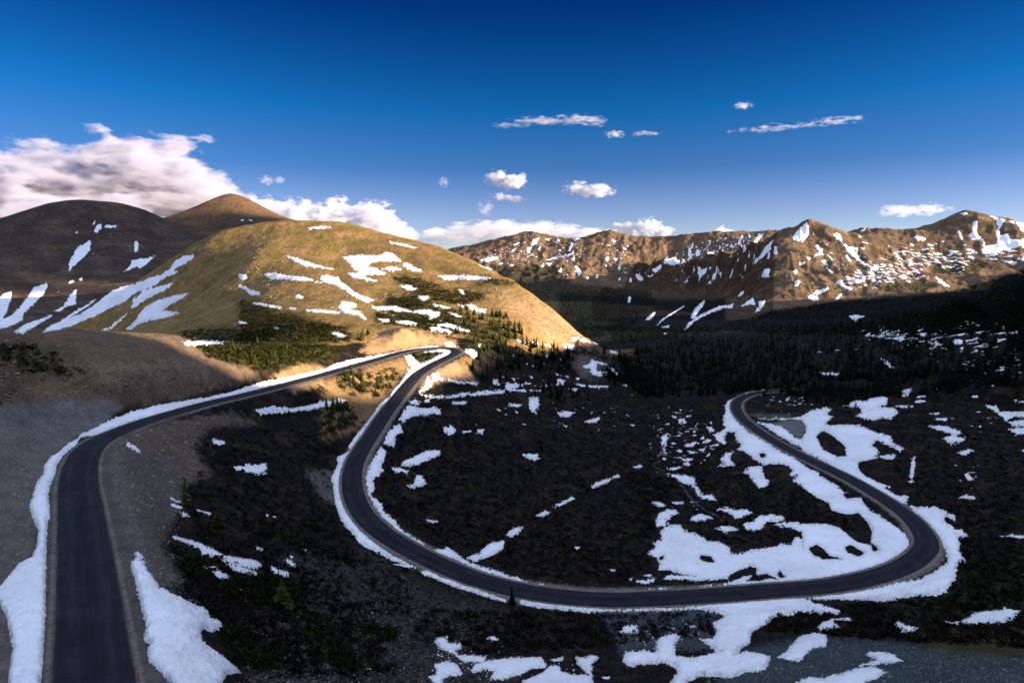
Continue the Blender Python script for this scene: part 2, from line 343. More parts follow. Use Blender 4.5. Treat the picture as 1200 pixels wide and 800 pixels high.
mixc(ALB, m, (.30, .195, .125), sstep(-.05, .35, n2[m] + .5 * n3[m])); mixc(ALB, m, (.13, .088, .052), .8 * sstep(0, .4, n1[m])); mixc(ALB, m, (.15, .125, .06), .6 * sstep(.1, .4, -n1[m]) * (is_right[m]))

ALB[h] *= .80
def paint(view, pts, c, soft=4, w=1.0, warp=4, rmin=0, rmax=1e9, q=None):
    P = px(view, pts) if view else np.asarray(pts, float)
    x0, y0 = P.min(0) - 14; x1, y1 = P.max(0) + 14
    i = np.where((PX > x0) & (PX < x1) & (PY > y0) & (PY < y1) & (R > rmin) & (R < rmax) & (np.abs(UD) < 60))[0]
    sd = poly_sd(P, PX[i], PY[i]) + warp * 2 * (n2[i] + .6 * n3[i])
    k = sstep(-soft, soft, sd) * w
    if q is not None: k = k * q(i)
    mixc(ALB, i, c, k)
    return i
# brown rise and gravel lot
paint('A', [(-80, 380), (230, 384), (300, 425), (300, 440), (200, 470), (-80, 500)], (.115, .078, .052), 8, 1, 4, 0, 330)
paint('A', [(100, 425), (250, 425), (240, 445), (110, 448)], (.18, .125, .084), 8, .6, 6, 0, 330)
paint('Z2', [(0, 80), (120, 85), (220, 120), (300, 170), (390, 220), (300, 230), (150, 210), (0, 190)], (.045, .04, .02), 14, .75, 20, 0, 330)
paint('Z2', [(0, 270), (100, 240), (60, 300), (0, 340)], (.05, .04, .025), 5, .8, 4, 0, 330)
paint('Z2', [(400, 275), (600, 300), (560, 315), (420, 290)], (.045, .035, .025), 3, .8, 3, 0, 330)
paint('Z2', [(-250, 385), (100, 340), (220, 322), (420, 320), (520, 350), (430, 440), (330, 480), (200, 590), (130, 790), (-250, 1100)], (.116, .106, .100), 4, 1, 1.5, 0, 230)
paint('A', [(-100, 560), (60, 500), (50, 600), (30, 700), (20, 820), (-100, 830)], (.112, .098, .088), 8, .9, 3, 0, 200)
# slope below the upper road
paint('Z2', [(480, 480), (640, 430), (800, 400), (1000, 380), (1091, 420), (900, 440), (820, 520), (900, 640), (760, 700), (640, 800), (480, 800), (400, 600)], (.088, .066, .05), 6, 1, 5, 0, 300)
paint('A', [(125, 560), (150, 530), (200, 530), (215, 580), (190, 640), (215, 680), (150, 700), (160, 660)], (.082, .068, .058), 6, 1, 4, 0, 260)
paint('Z3', [(630, 290), (700, 280), (760, 290), (770, 440), (700, 410)], (.10, .085, .075), 4, .9, 3, 0, 400)
# tan road cuts in the sun
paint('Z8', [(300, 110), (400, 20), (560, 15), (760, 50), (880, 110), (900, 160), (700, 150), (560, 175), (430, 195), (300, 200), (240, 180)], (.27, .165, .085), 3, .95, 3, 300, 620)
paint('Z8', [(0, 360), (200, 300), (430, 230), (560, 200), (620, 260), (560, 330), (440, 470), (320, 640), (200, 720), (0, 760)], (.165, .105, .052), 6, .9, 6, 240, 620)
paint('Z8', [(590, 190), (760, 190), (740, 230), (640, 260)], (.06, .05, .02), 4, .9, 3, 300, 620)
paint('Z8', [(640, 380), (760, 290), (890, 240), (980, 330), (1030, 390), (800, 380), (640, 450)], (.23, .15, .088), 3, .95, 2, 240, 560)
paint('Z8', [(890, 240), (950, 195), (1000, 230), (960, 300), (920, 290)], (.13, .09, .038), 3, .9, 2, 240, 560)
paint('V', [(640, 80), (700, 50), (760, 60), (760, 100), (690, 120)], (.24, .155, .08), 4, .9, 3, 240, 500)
# dark scrub bands across the hill foot
for P_ in ([(0, 540), (80, 540), (300, 620), (420, 640), (560, 700), (700, 760), (680, 800), (300, 800), (0, 800)], [(430, 690), (540, 690), (690, 720), (640, 780), (500, 760)]):
    paint('Y7', P_, (.024, .023, .009), 8, .9, 9, 300, 1100)
for P_ in ([(90, 200), (240, 210), (340, 250), (420, 300), (520, 330), (560, 300), (600, 320), (480, 360), (320, 330), (160, 280)], [(60, 320), (220, 310), (320, 350), (440, 390), (560, 440), (760, 470), (780, 540), (560, 620), (430, 500), (200, 480), (60, 380)],
           [(600, 215), (760, 230), (780, 250), (660, 250), (580, 240)], [(0, 300), (90, 300), (80, 360), (0, 350)], [(0, 400), (300, 430), (430, 480), (400, 520), (200, 480), (0, 450)], [(430, 270), (590, 300), (560, 320), (420, 310)]):
    paint('Y8', P_, (.028, .027, .010), 6, .85, 8, 300, 1100)
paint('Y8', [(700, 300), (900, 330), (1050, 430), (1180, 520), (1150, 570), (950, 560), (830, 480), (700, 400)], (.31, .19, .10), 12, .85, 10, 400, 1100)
paint('A', [(210, 385), (330, 380), (400, 410), (390, 420), (300, 436), (250, 420)], (.026, .025, .010), 6, .88, 7, 280, 640)
# tan apron at the foot of the hill and the pond flat
paint('A', [(690, 402), (720, 400), (770, 420), (800, 434), (760, 430), (700, 412)], (.12, .08, .052), 4, .9, 3, 400, 1200)
paint('Y1', [(690, 190), (760, 190), (830, 220), (1000, 260), (1010, 340), (880, 350), (760, 330), (710, 260)], (.12, .095, .08), 5, .9, 4, 400, 900)
# stony ground low in the frame
g_ = lambda i: sstep(-.3, .25, n2[i] + n3[i])
paint('A', [(330, 650), (420, 640), (500, 690), (600, 720), (560, 760), (640, 820), (280, 830), (330, 740)], (.045, .04, .037), 10, .8, 8, 0, 300, g_)
paint('A', [(700, 715), (850, 712), (850, 760), (800, 760), (730, 770)], (.044, .052, .056), 4, .9, 4, 0, 300)
paint('A', [(860, 760), (960, 745), (1050, 752), (1210, 770), (1210, 840), (820, 840)], (.040, .051, .056), 6, .95, 5, 0, 300)
paint('A', [(1040, 690), (1100, 690), (1210, 640), (1210, 730), (1040, 735)], (.014, .018, .009), 10, .8, 8, 0, 300)
paint('A', [(1080, 735), (1210, 740), (1210, 775), (1080, 765)], (.045, .04, .018), 8, .8, 6, 0, 300)
paint('Y2', [(790, 290), (860, 297), (1000, 276), (1060, 280), (1092, 320), (1060, 392), (1020, 380), (960, 330), (900, 310)], (.115, .112, .11), 1.5, 1, .8, 250, 480)
paint('Y2', [(720, 240), (800, 235), (1000, 245), (1000, 265), (800, 268)], (.08, .07, .06), 2, .9, 1, 250, 480)
# forest floors
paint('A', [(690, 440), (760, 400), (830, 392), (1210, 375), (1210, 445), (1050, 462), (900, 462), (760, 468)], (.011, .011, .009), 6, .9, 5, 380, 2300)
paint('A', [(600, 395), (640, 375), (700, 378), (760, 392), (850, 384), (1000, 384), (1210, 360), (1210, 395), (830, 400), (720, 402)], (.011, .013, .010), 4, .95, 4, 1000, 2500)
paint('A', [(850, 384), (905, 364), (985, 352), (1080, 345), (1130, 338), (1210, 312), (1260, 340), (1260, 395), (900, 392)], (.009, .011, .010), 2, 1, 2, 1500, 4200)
paint('A', [(575, 312), (655, 312), (670, 332), (760, 342), (770, 352), (735, 385), (660, 400), (600, 340)], (.05, .048, .026), 3, .85, 3, 2500, 5600)
paint('A', [(655, 343), (770, 350), (850, 350), (850, 386), (735, 390), (655, 402)], (.011, .013, .010), 3, .95, 3, 1300, 5600)  # valley shade put into the floor colour, the ridge casts none here
paint('X4', [(480, 420), (600, 440), (780, 470), (900, 460), (860, 520), (620, 545), (520, 470)], (.06, .06, .025), 1.5, .8, 1.5, 2500, 4500)
paint('X4', [(130, 620), (420, 600), (500, 660), (300, 680), (100, 660)], (.06, .06, .025), 1.5, .8, 1.5, 2000, 4500)
# verges
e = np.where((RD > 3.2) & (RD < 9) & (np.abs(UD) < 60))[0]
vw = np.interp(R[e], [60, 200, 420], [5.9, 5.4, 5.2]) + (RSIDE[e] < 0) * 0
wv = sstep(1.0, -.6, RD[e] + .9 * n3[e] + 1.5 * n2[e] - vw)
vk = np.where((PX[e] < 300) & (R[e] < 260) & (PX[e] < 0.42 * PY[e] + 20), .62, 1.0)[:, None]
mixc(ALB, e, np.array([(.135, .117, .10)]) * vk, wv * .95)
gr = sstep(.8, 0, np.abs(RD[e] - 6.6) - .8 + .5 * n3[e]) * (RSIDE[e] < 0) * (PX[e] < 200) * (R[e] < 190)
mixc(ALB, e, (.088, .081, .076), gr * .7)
mixc(ALB, e, (.20, .17, .145), .5 * sstep(.45, 0, np.abs(RD[e] - 3.9)))
ALB[m] *= .62; ALB[is_right & (UD < 23.2)] *= .5; ALB[l] *= .72  # spur darkened again: its shade is put into the rock colour
n4 = fbm(U * 700, V * 700, 2, 131)
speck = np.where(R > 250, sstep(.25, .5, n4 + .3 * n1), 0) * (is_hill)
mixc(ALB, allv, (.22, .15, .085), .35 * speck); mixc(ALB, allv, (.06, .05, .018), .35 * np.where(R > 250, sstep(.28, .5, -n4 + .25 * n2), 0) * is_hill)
ALB *= (1 + .18 * n4[:, None]) * (1 + .22 * n3[:, None] + .12 * n2[:, None])
ALB = np.clip(ALB, .004, .9)
print('paint', round(time.time() - T0, 1))
# ------------------------------------------------------------------ mesh helpers
def mesh_from(name, co, quads, attrs=None, mat=None, smooth_=True, tris=None):
    me = bpy.data.meshes.new(name)
    co = np.asarray(co, np.float32)
    me.vertices.add(len(co)); me.vertices.foreach_set('co', co.ravel())
    nq = len(quads); nt = 0 if tris is None else len(tris)
    loops = np.asarray(quads, np.int32).ravel()
    starts = np.arange(nq) * 4; tot = np.full(nq, 4)
    if nt:
        loops = np.r_[loops, np.asarray(tris, np.int32).ravel()]
        starts = np.r_[starts, nq * 4 + np.arange(nt) * 3]; tot = np.r_[tot, np.full(nt, 3)]
    me.loops.add(len(loops)); me.loops.foreach_set('vertex_index', loops.astype(np.int32))
    me.polygons.add(nq + nt); me.polygons.foreach_set('loop_start', starts.astype(np.int32)); me.polygons.foreach_set('loop_total', tot.astype(np.int32))
    me.polygons.foreach_set('use_smooth', np.full(nq + nt, smooth_))
    me.update(calc_edges=True)
    for k, a in (attrs or {}).items():
        a = np.asarray(a, np.float32)
        if a.ndim == 2:
            at = me.attributes.new(k, 'FLOAT_COLOR', 'POINT'); at.data.foreach_set('color', np.c_[a, np.ones(len(a), np.float32)].ravel().astype(np.float32))
        else:
            at = me.attributes.new(k, 'FLOAT', 'POINT'); at.data.foreach_set('value', a)
    for m in (mat if isinstance(mat, (list, tuple)) else [mat]):
        if m: me.materials.append(m)
    return me

def link(name, me, parent=None, label=None, cat=None, group=None, kind=None):
    o = bpy.data.objects.new(name, me); C.objects.link(o)
    if parent: o.parent = parent
    if label: o['label'] = label
    if cat: o['category'] = cat
    if group: o['group'] = group
    if kind: o['kind'] = kind
    return o

GI = np.arange(NR * NA).reshape(NR, NA)
QUADS = np.stack([GI[:-1, :-1], GI[:-1, 1:], GI[1:, 1:], GI[1:, :-1]], -1).reshape(-1, 4)
def sub_mesh(name, qmask, zoff=0, attrs=None, mat=None, extra_quads=None):
    q = QUADS[qmask]
    if extra_quads is not None: q = np.r_[q, extra_quads]
    used, inv = np.unique(q, return_inverse=True)
    zz = Z[used] + (zoff[used] if isinstance(zoff, np.ndarray) else zoff)
    return mesh_from(name, np.c_[X[used], Y[used], zz], inv.reshape(-1, 4), {k: a[used] for k, a in (attrs or {}).items()}, mat)
# ------------------------------------------------------------------ snow: outlines traced as patches lying on the sheet
SNOW = {}      # key -> list of (view, polygon)
def P(key, view, *polys):
    SNOW.setdefault(key, []).extend((view, q) for q in polys)
P('bank', 'Z2', [(1091,255),(1000,283),(900,308),(780,326),(680,343),(560,373),(470,408),(400,445),(345,468),(330,490),(290,510),(250,545),(215,565),(190,600),(185,640),(160,670),(145,710),(135,750),(125,770),(138,800),(150,830),(212,830),(208,760),(205,720),(215,680),(235,640),(240,600),(270,555),(320,515),(345,480),(430,464),(520,433),(600,409),(690,382),(780,364),(860,344),(950,319),(1091,275)])
P('bank', 'Z1', [(140,-30),(145,0),(160,40),(180,90),(175,150),(150,215),(90,240),(50,290),(0,350),(-60,400),(-60,425),(0,430),(30,490),(45,560),(60,640),(45,730),(40,800),(40,880),(198,880),(200,800),(205,640),(212,500),(215,330),(215,200),(220,80),(228,0),(228,-30)])
P('bank', 'A', [(296,450.5),(340,440.5),(384,431.5),(384,437.5),(340,447),(296,456.5)])
P('bank', 'Z8', [(0,330),(0,300),(60,270),(150,244),(250,224),(350,206),(430,196),(520,176),(600,161),(680,148),(760,146),(760,155),(690,158),(600,169),(500,189),(400,214),(300,239),(200,261),(120,284),(50,306)])
P('corner', 'Z1', [(635,225),(670,230),(690,270),(720,310),(745,355),(790,375),(850,400),(900,430),(965,455),(985,500),(1035,515),(1040,545),(1000,560),(960,545),(935,560),(950,610),(1000,650),(1060,690),(1125,750),(1060,760),(1040,800),(1030,880),(840,880),(785,780),(700,700),(690,640),(715,625),(675,600),(690,540),(670,470),(650,380),(625,290),(612,245)], [(635,195),(650,188),(678,215),(640,220)])
P('streak', 'Z3', [(5,590),(60,600),(140,625),(200,655),(260,680),(340,695),(400,705),(425,725),(420,745),(350,735),(280,720),(210,690),(150,680),(135,650),(80,625),(20,605)], [(265,725),(330,735),(400,760),(415,775),(360,770),(290,745)], [(160,735),(215,735),(225,755),(270,775),(270,790),(230,790),(200,765)])
P('gully', 'Z3', [(465,725),(500,745),(550,765),(560,785),(600,795),(500,775),(480,760)], [(540,695),(570,710),(605,740),(580,740),(545,715)],[(395,643),(435,650),(425,662),(400,655)],[(555,680),(580,688),(565,697)],[(620,650),(638,655),(625,665)],
  [(195,140),(225,138),(257,155),(230,165),(205,160)], [(0,440),(35,445),(65,460),(40,465),(10,455)],[(40,475),(70,482),(97,498),(60,500)],[(445,488),(460,490),(455,500)],[(480,498),(495,500),(488,508)], [(0,408),(40,428),(65,440),(30,432),(0,418)], [(120,465),(190,485),(185,492),(130,475)])
P('bowl', 'Z3', [(290,268),(320,262),(345,270),(355,255),(400,258),(445,250),(455,270),(440,290),(450,300),(420,305),(380,295),(350,290),(345,278),(310,282)])
P('gully', 'Z2', [(545,505),(570,515),(600,535),(595,545),(560,530),(540,518)])
P('litline', 'V', [(597,160),(640,152),(700,155),(760,140),(800,134),(812,140),(800,146),(740,158),(660,168),(610,172)])
P('outer', 'Z3', [(985,0),(940,50),(900,100),(850,150),(840,190),(800,215),(780,220),(785,260),(755,320),(765,380),(770,430),(785,480),(805,530),(850,575),(880,620),(940,655),(1000,685),(1040,705),(1140,740),(1135,730),(1050,690),(990,650),(930,605),(880,560),(840,500),(810,440),(793,380),(797,300),(822,235),(855,180),(895,130),(945,70),(995,0)])
P('outer', 'Z8', [(180,790),(230,720),(300,640),(370,540),(400,505),(440,490),(455,440),(500,400),(530,350),(560,310),(620,270),(700,240),(770,205),(820,180),(850,185),(830,205),(760,240),(680,285),(610,330),(570,375),(520,440),(470,500),(400,590),(340,670),(280,760),(230,820),(165,820)], [(540,210),(580,205),(620,245),(640,265),(590,295),(560,260)], [(660,190),(720,175),(800,170),(850,175),(820,185),(760,180),(690,190)])
P('apex', 'Z8', [(810,125),(850,115),(880,150),(840,156),(815,148)], [(950,165),(1010,175),(1025,210),(1000,225),(970,200),(940,180)])
P('below', 'Z8', [(715,340),(760,320),(785,360),(750,380),(720,370)], [(690,350),(720,380),(715,420),(680,440),(640,460),(630,445),(670,420),(680,385)])
P('lines', 'Z8', [(780,358),(860,372),(940,380),(1020,390),(1020,399),(940,392),(850,384),(780,370)], [(640,465),(720,475),(800,480),(880,470),(960,462),(1060,455),(1143,445),(1143,465),(1060,468),(960,475),(880,487),(790,494),(700,490)], [(850,525),(930,512),(955,522),(900,532)], [(670,505),(700,500),(710,518),(680,522)])
P('inner', 'Z8', [(575,505),(610,500),(640,520),(620,540),(590,540),(570,520)], [(500,640),(520,600),(560,540),(600,545),(640,560),(700,560),(740,555),(780,570),(775,605),(740,590),(700,605),(650,610),(610,605),(560,615),(540,640)], [(400,800),(420,740),(470,685),(510,680),(530,720),(480,740),(470,800)])
P('basin', 'Z8', [(800,700),(855,675),(880,715),(860,740),(820,730)],[(925,715),(985,710),(980,720),(930,728)],[(1035,705),(1065,705),(1065,725),(1040,725)])
P('inner', 'Z3', [(1200,0),(1100,0),(1075,40),(1085,60),(1130,30),(1200,25)], [(1080,70),(1050,75),(1020,110),(1005,150),(1020,170),(1045,170),(1040,140),(1065,105),(1085,95)], [(985,175),(1010,190),(1005,240),(980,260),(1000,280),(975,310),(945,330),(960,370),(935,400),(990,440),(1000,480),(1045,510),(1080,560),(1140,600),(1195,630),(1180,640),(1110,600),(1050,550),(990,500),(950,440),(925,390),(915,330),(925,280),(950,230)])
P('hook', 'Z3', [(1085,250),(1110,230),(1170,215),(1200,195),(1200,235),(1160,255),(1100,262)], [(1030,270),(1070,270),(1110,285),(1110,310),(1085,290),(1050,290)],[(1110,355),(1140,350),(1150,300),(1180,310),(1200,345),(1180,355),(1140,368)])
P('hook', 'A', [(470,545),(485,535),(500,528),(516,527),(515,533),(495,541),(480,546)])
P('inner', 'Z5', [(290,-5),(330,0),(400,10),(480,30),(540,55),(600,70),(645,95),(600,92),(530,74),(450,48),(370,18)], [(685,97),(710,95),(705,105)])
P('inner', 'W', [(405,600),(470,590),(520,630),(600,660),(700,690),(720,705),(640,687),(560,657),(480,622),(420,607)])
P('trail', 'W', [(525,625),(570,600),(600,575),(640,570),(645,585),(625,605),(590,620),(550,633)], [(650,550),(670,530),(700,525),(690,540),(665,560)],[(745,490),(770,475),(785,480),(765,495)],[(795,460),(830,445),(855,430),(862,438),(830,455),(805,465)],[(915,395),(950,380),(975,375),(970,385),(935,400),(918,405)],[(980,370),(1000,362),(1005,368),(985,374)],[(1045,340),(1067,332),(1067,342)])
P('basin', 'W', [(700,300),(745,298),(752,310),(735,320),(705,305)],[(400,502),(440,508),(430,514),(405,510)],[(860,588),(880,588),(870,596)],[(970,658),(990,658),(985,666)], [(455,220),(480,210),(490,235),(470,240)],[(660,142),(695,146),(690,152),(665,150)],[(720,125),(745,122),(745,150),(735,170),(720,150)],[(810,170),(860,168),(850,178),(820,180)],[(895,195),(940,183),(930,198),(905,200)],[(480,135),(525,135),(520,142),(485,142)],[(560,222),(578,222),(575,234),(562,232)])
P('pond', 'Y1', [(755,265),(800,245),(820,215),(850,240),(840,270),(860,295),(910,300),(910,325),(850,325),(820,310),(810,280)], [(840,225),(890,240),(920,250),(880,252),(850,240)],[(920,265),(960,280),(980,310),(970,330),(955,300),(930,280)])
P('lines', 'Y1', [(0,430),(60,425),(140,418),(270,412),(265,428),(150,438),(60,440),(0,448)])
P('treesnow', 'Y1', [(275,365),(340,370),(390,380),(340,395),(320,405),(410,410),(400,420),(310,415),(280,400)], [(615,335),(650,350),(640,380),(610,350)],[(590,305),(630,320),(600,318)],[(700,330),(745,335),(730,345)],[(720,370),(780,380),(760,390),(725,378)],[(680,405),(740,395),(730,412),(690,415)],[(800,385),(920,382),(910,395),(810,397)],[(200,340),(245,345),(240,380),(205,375)],[(1005,375),(1040,372),(1035,388)],[(430,408),(500,412),(495,418),(435,416)],[(400,370),(440,365),(430,375)],[(530,380),(560,385),(540,395)],[(530,190),(552,180),(545,215)],[(500,160),(515,158),(510,172)],[(320,335),(340,340),(335,355)],[(650,320),(680,325),(670,332)],[(430,320),(450,330),(440,338)],[(590,375),(610,372),(605,385)])
P('basin', 'Y1', [(425,460),(480,455),(490,500),(480,530),(440,530),(425,510),(470,495)],[(300,495),(380,502),(370,512),(310,505)],[(605,555),(660,565),(680,575),(650,578)],[(630,543),(720,550),(690,562),(650,558)],[(780,602),(860,582),(870,588),(820,612)],[(640,630),(670,632),(660,642)],[(440,540),(480,548),(470,560)],[(225,528),(245,528),(240,542)],[(340,542),(358,545),(350,556)],[(105,655),(145,655),(140,675),(112,675)],[(1060,625),(1085,628),(1075,638)])
P('apron', 'Y1', [(930,165),(1010,180),(1000,186),(940,178)], [(345,90),(410,120),(395,125),(350,100)],[(440,105),(500,125),(490,132),(450,115)],[(515,118),(575,130),(570,140),(530,132)],[(640,130),(700,135),(690,155),(650,150)],[(685,85),(740,80),(820,115),(790,112),(730,100),(690,100)],[(820,105),(860,125),(840,122)],[(110,125),(140,130),(130,142),(110,138)])
P('apex', 'Y1', [(30,160),(70,155),(100,180),(80,200),(50,185)])
P('apron', 'Y1', [(0,20),(60,45),(30,45),(0,35)],[(260,30),(300,50),(285,50)])
P('lower', 'Z5', [(0,0),(70,5),(110,20),(60,15)], [(125,35),(170,32),(230,65),(320,90),(400,120),(460,145),(530,170),(530,180),(470,165),(400,140),(330,120),(260,95),(190,65),(140,48)], [(590,165),(640,175),(700,185),(800,190),(880,195),(950,200),(1050,210),(1000,220),(940,230),(850,222),(760,212),(680,205),(600,190)],[(1050,210),(1120,203),(1200,208),(1200,222),(1100,220)])
P('front', 'Z6', [(0,198),(60,208),(150,203),(280,210),(400,208),(460,190),(560,178),(700,165),(850,160),(980,165),(1010,185),(1060,200),(1140,225),(1120,238),(1030,230),(950,228),(880,245),(830,250),(790,285),(740,310),(715,335),(715,370),(680,395),(640,430),(700,415),(780,430),(810,440),(800,475),(780,500),(700,510),(620,535),(560,530),(480,528),(420,555),(400,640),(320,640),(345,555),(375,510),(370,490),(330,470),(300,465),(260,470),(210,470),(150,485),(120,455),(130,420),(220,410),(275,425),(275,370),(300,345),(370,330),(385,345),(360,380),(370,415),(360,430),(420,445),(490,435),(570,420),(530,390),(480,355),(540,355),(560,320),(545,280),(590,255),(590,235),(520,220),(460,212),(370,218),(250,220),(140,222),(0,222)])
P('finger', 'Z6', [(845,440),(890,410),(920,370),(950,340),(1010,325),(1070,330),(1080,360),(1070,390),(1010,395),(970,430),(945,460),(900,450)], [(1030,300),(1060,270),(1100,262),(1120,285),(1150,295),(1100,305),(1060,315)],[(1100,262),(1190,252),(1200,265),(1130,265)])
P('bend', 'Z6', [(980,160),(1050,145),(1200,128),(1200,165),(1100,165),(1030,165)])
P('rightlow', 'Z6', [(930,555),(1000,530),(1060,540),(1100,520),(1130,515),(1100,560),(1060,590),(930,590)])
P('specks', 'Z6', [(105,320),(130,290),(190,290),(200,320),(170,330),(120,332)], [(430,292),(460,292),(455,300),(435,298)],[(185,85),(230,78),(270,70),(260,88),(210,95)],[(220,52),(255,52),(245,64)],[(145,70),(165,68),(160,80)],[(20,530),(60,532),(50,540)])
P('centre', 'Z5', [(195,370),(215,345),(255,340),(262,370),(325,375),(320,400),(290,405),(310,430),(440,435),(430,460),(330,460),(300,430),(250,405),(215,395)], [(200,470),(260,460),(300,470),(325,510),(320,525),(270,525),(240,540),(235,570),(200,570),(170,530),(205,520)], [(365,500),(390,470),(450,455),(560,440),(690,438),(720,465),(720,490),(650,495),(600,520),(520,540),(460,542),(475,505),(430,495),(380,512)], [(610,550),(660,530),(740,475),(780,480),(790,505),(850,520),(935,520),(940,560),(930,600),(610,600)], [(860,440),(900,440),(940,428),(965,440),(935,470),(940,500),(920,520),(890,490),(865,470)], [(740,450),(800,440),(795,455),(750,458)],[(440,345),(480,340),(500,358),(470,362)],[(975,530),(1010,530),(1000,540)])
P('bend', 'Z7', [(0,360),(100,345),(250,325),(400,305),(520,275),(600,265),(650,245),(720,200),(760,170),(770,100),(740,40),(700,-10),(650,-60),(700,-60),(780,-20),(820,60),(820,130),(830,170),(805,190),(790,260),(750,300),(750,325),(700,345),(600,345),(500,360),(430,375),(350,365),(250,365),(100,360)])
P('rightlow', 'Z7', [(335,650),(350,635),(470,645),(520,685),(460,695),(400,700),(280,710),(370,690),(385,680)], [(80,800),(130,775),(220,745),(300,720),(380,715),(440,745),(400,770),(330,795),(320,870),(60,870)])
P('wedge', 'Z7', [(470,490),(500,480),(560,505),(615,515),(560,535),(510,540),(520,520)])
P('lens', 'Z7', [(750,485),(830,480),(870,450),(930,430),(1040,420),(1055,405),(1135,425),(1110,460),(1050,485),(940,485),(870,495),(790,497)])
P('rightfield', 'Z7', [(1030,35),(1090,28),(1200,28),(1200,42),(1090,42)])
P('bend', 'Z7', [(770,5),(830,10),(860,30),(830,45),(790,25)])
P('field', 'Y4', [(100,470),(150,430),(130,410),(190,380),(180,330),(230,295),(300,290),(330,330),(400,345),(450,370),(470,390),(540,395),(610,430),(620,470),(680,470),(760,445),(850,435),(930,415),(1000,410),(1010,385),(1040,370),(1070,400),(1085,440),(1120,440),(1180,490),(1180,655),(1000,660),(850,672),(720,687),(600,692),(450,697),(320,699),(400,685),(500,665),(520,680),(600,650),(640,640),(600,625),(500,635),(430,640),(300,630),(200,632),(230,605),(330,605),(400,615),(320,600),(230,575),(160,570),(180,540),(160,500)],
  [(160,300),(155,260),(170,220),(230,195),(280,195),(295,220),(250,235),(230,260),(210,260),(230,285),(190,300)])
P('islands', 'Y4', [(365,255),(400,228),(450,222),(505,250),(440,270),(400,270)], [(540,195),(590,182),(650,200),(720,195),(755,215),(700,240),(650,250),(620,220)], [(525,310),(570,297),(620,300),(665,322),(590,340)])
P('field', 'Y4', [(700,285),(760,265),(800,235),(880,225),(950,240),(960,265),(880,270),(830,280),(830,310),(770,330),(720,325)], [(880,290),(960,275),(1050,275),(1110,285),(1173,290),(1173,375),(1120,345),(1050,330),(1000,310),(920,300)])
P('ribbon', 'Y4', [(290,0),(390,0),(400,40),(440,100),(500,105),(530,135),(450,135),(410,95),(390,45),(320,30)], [(250,150),(330,148),(320,160),(260,160)],[(365,145),(415,148),(400,158)], [(125,150),(165,145),(215,170),(190,182),(140,165)])
P('specks', 'Y4', [(30,640),(90,635),(150,625),(130,650),(60,660)],[(75,605),(120,605),(110,615)])
P('field', 'Y4', [(80,705),(180,685),(240,690),(230,703),(120,714)])
P('field', 'Y5', [(0,235),(60,270),(130,310),(180,350),(250,380),(280,420),(330,450),(390,490),(440,530),(462,570),(460,620),(430,655),(370,680),(280,705),(180,725),(0,742)])
P('field', 'Y2', [(600,165),(620,190),(625,240),(660,290),(720,340),(800,390),(880,440),(940,480),(1010,510),(1070,555),(1173,612),(1173,760),(1110,740),(1080,690),(1010,660),(1040,625),(985,625),(1010,590),(960,555),(900,550),(820,555),(740,500),(700,470),(665,460),(690,430),(655,400),(650,350),(600,350),(580,380),(590,430),(530,400),(515,370),(560,350),(590,320),(570,270),(590,220),(580,190)], [(600,160),(650,140),(730,105),(830,90),(825,97),(740,115),(670,150),(630,175),(605,190)])
P('tongue', 'Y2', [(700,600),(740,570),(810,565),(830,630),(860,660),(850,695),(800,700),(760,660),(740,625)], [(540,565),(580,540),(560,520),(590,485),(640,475),(610,510),(650,560),(590,565)])
P('creek', 'Y2', [(440,415),(480,395),(500,405),(470,420)],[(345,440),(380,415),(405,415),(385,440)],[(510,435),(545,425),(545,437)],[(420,460),(460,455),(450,475)],[(320,548),(350,540),(370,555),(330,560)],[(310,522),(360,515),(380,525),(330,532)],[(220,580),(300,568),(325,570),(260,588)],[(10,568),(60,560),(70,570),(30,580)],[(470,320),(500,320),(520,345),(490,350)],[(480,290),(500,290),(500,302)],[(185,385),(220,365),(228,400),(205,440),(214,480),(196,478),(190,430)],[(290,275),(330,270),(340,295),(300,300)],[(350,470),(400,470),(370,482)],[(380,350),(405,340),(395,360)])
P('ribbon', 'Y2', [(225,615),(320,620),(390,635),(370,655),(410,700),(430,740),(480,745),(530,775),(450,775),(410,730),(380,690),(320,670),(270,640)])
P('east', 'Y2', [(795,268),(900,265),(1000,270),(1060,255),(1110,225),(1173,205),(1173,505),(1100,470),(1000,420),(900,360),(840,320),(790,290),(860,295),(930,310),(980,340),(1020,380),(1060,395),(1090,350),(1090,310),(1060,280),(1000,275),(900,275)])
P('east', 'Y3', [(0,575),(40,540),(130,520),(155,535),(125,550),(160,570),(120,605),(150,615),(230,610),(300,615),(350,640),(400,655),(460,670),(470,705),(530,735),(510,750),(450,720),(390,690),(360,720),(400,750),(380,780),(440,770),(490,765),(470,800),(120,800),(60,770),(0,735)])
P('east', 'Y5', [(0,150),(60,165),(130,195),(200,210),(250,215),(240,250),(270,280),(330,310),(380,325),(350,330),(400,365),(450,365),(445,400),(400,395),(330,355),(250,310),(150,250),(60,200),(0,175)], [(325,300),(370,295),(385,325),(350,320)])
P('bend', 'Y5', [(455,405),(500,420),(560,410),(615,435),(610,470),(600,495),(640,530),(670,560),(670,600),(690,640),(660,660),(650,720),(610,770),(560,790),(622,640),(612,590),(562,530),(502,460)], [(615,440),(650,450),(650,470),(625,465)],[(640,510),(680,510),(705,535),(680,545),(650,530)])
P('stripe', 'Y5', [(455,310),(475,320),(470,290),(480,240),(480,200),(470,215),(460,260),(462,300)])
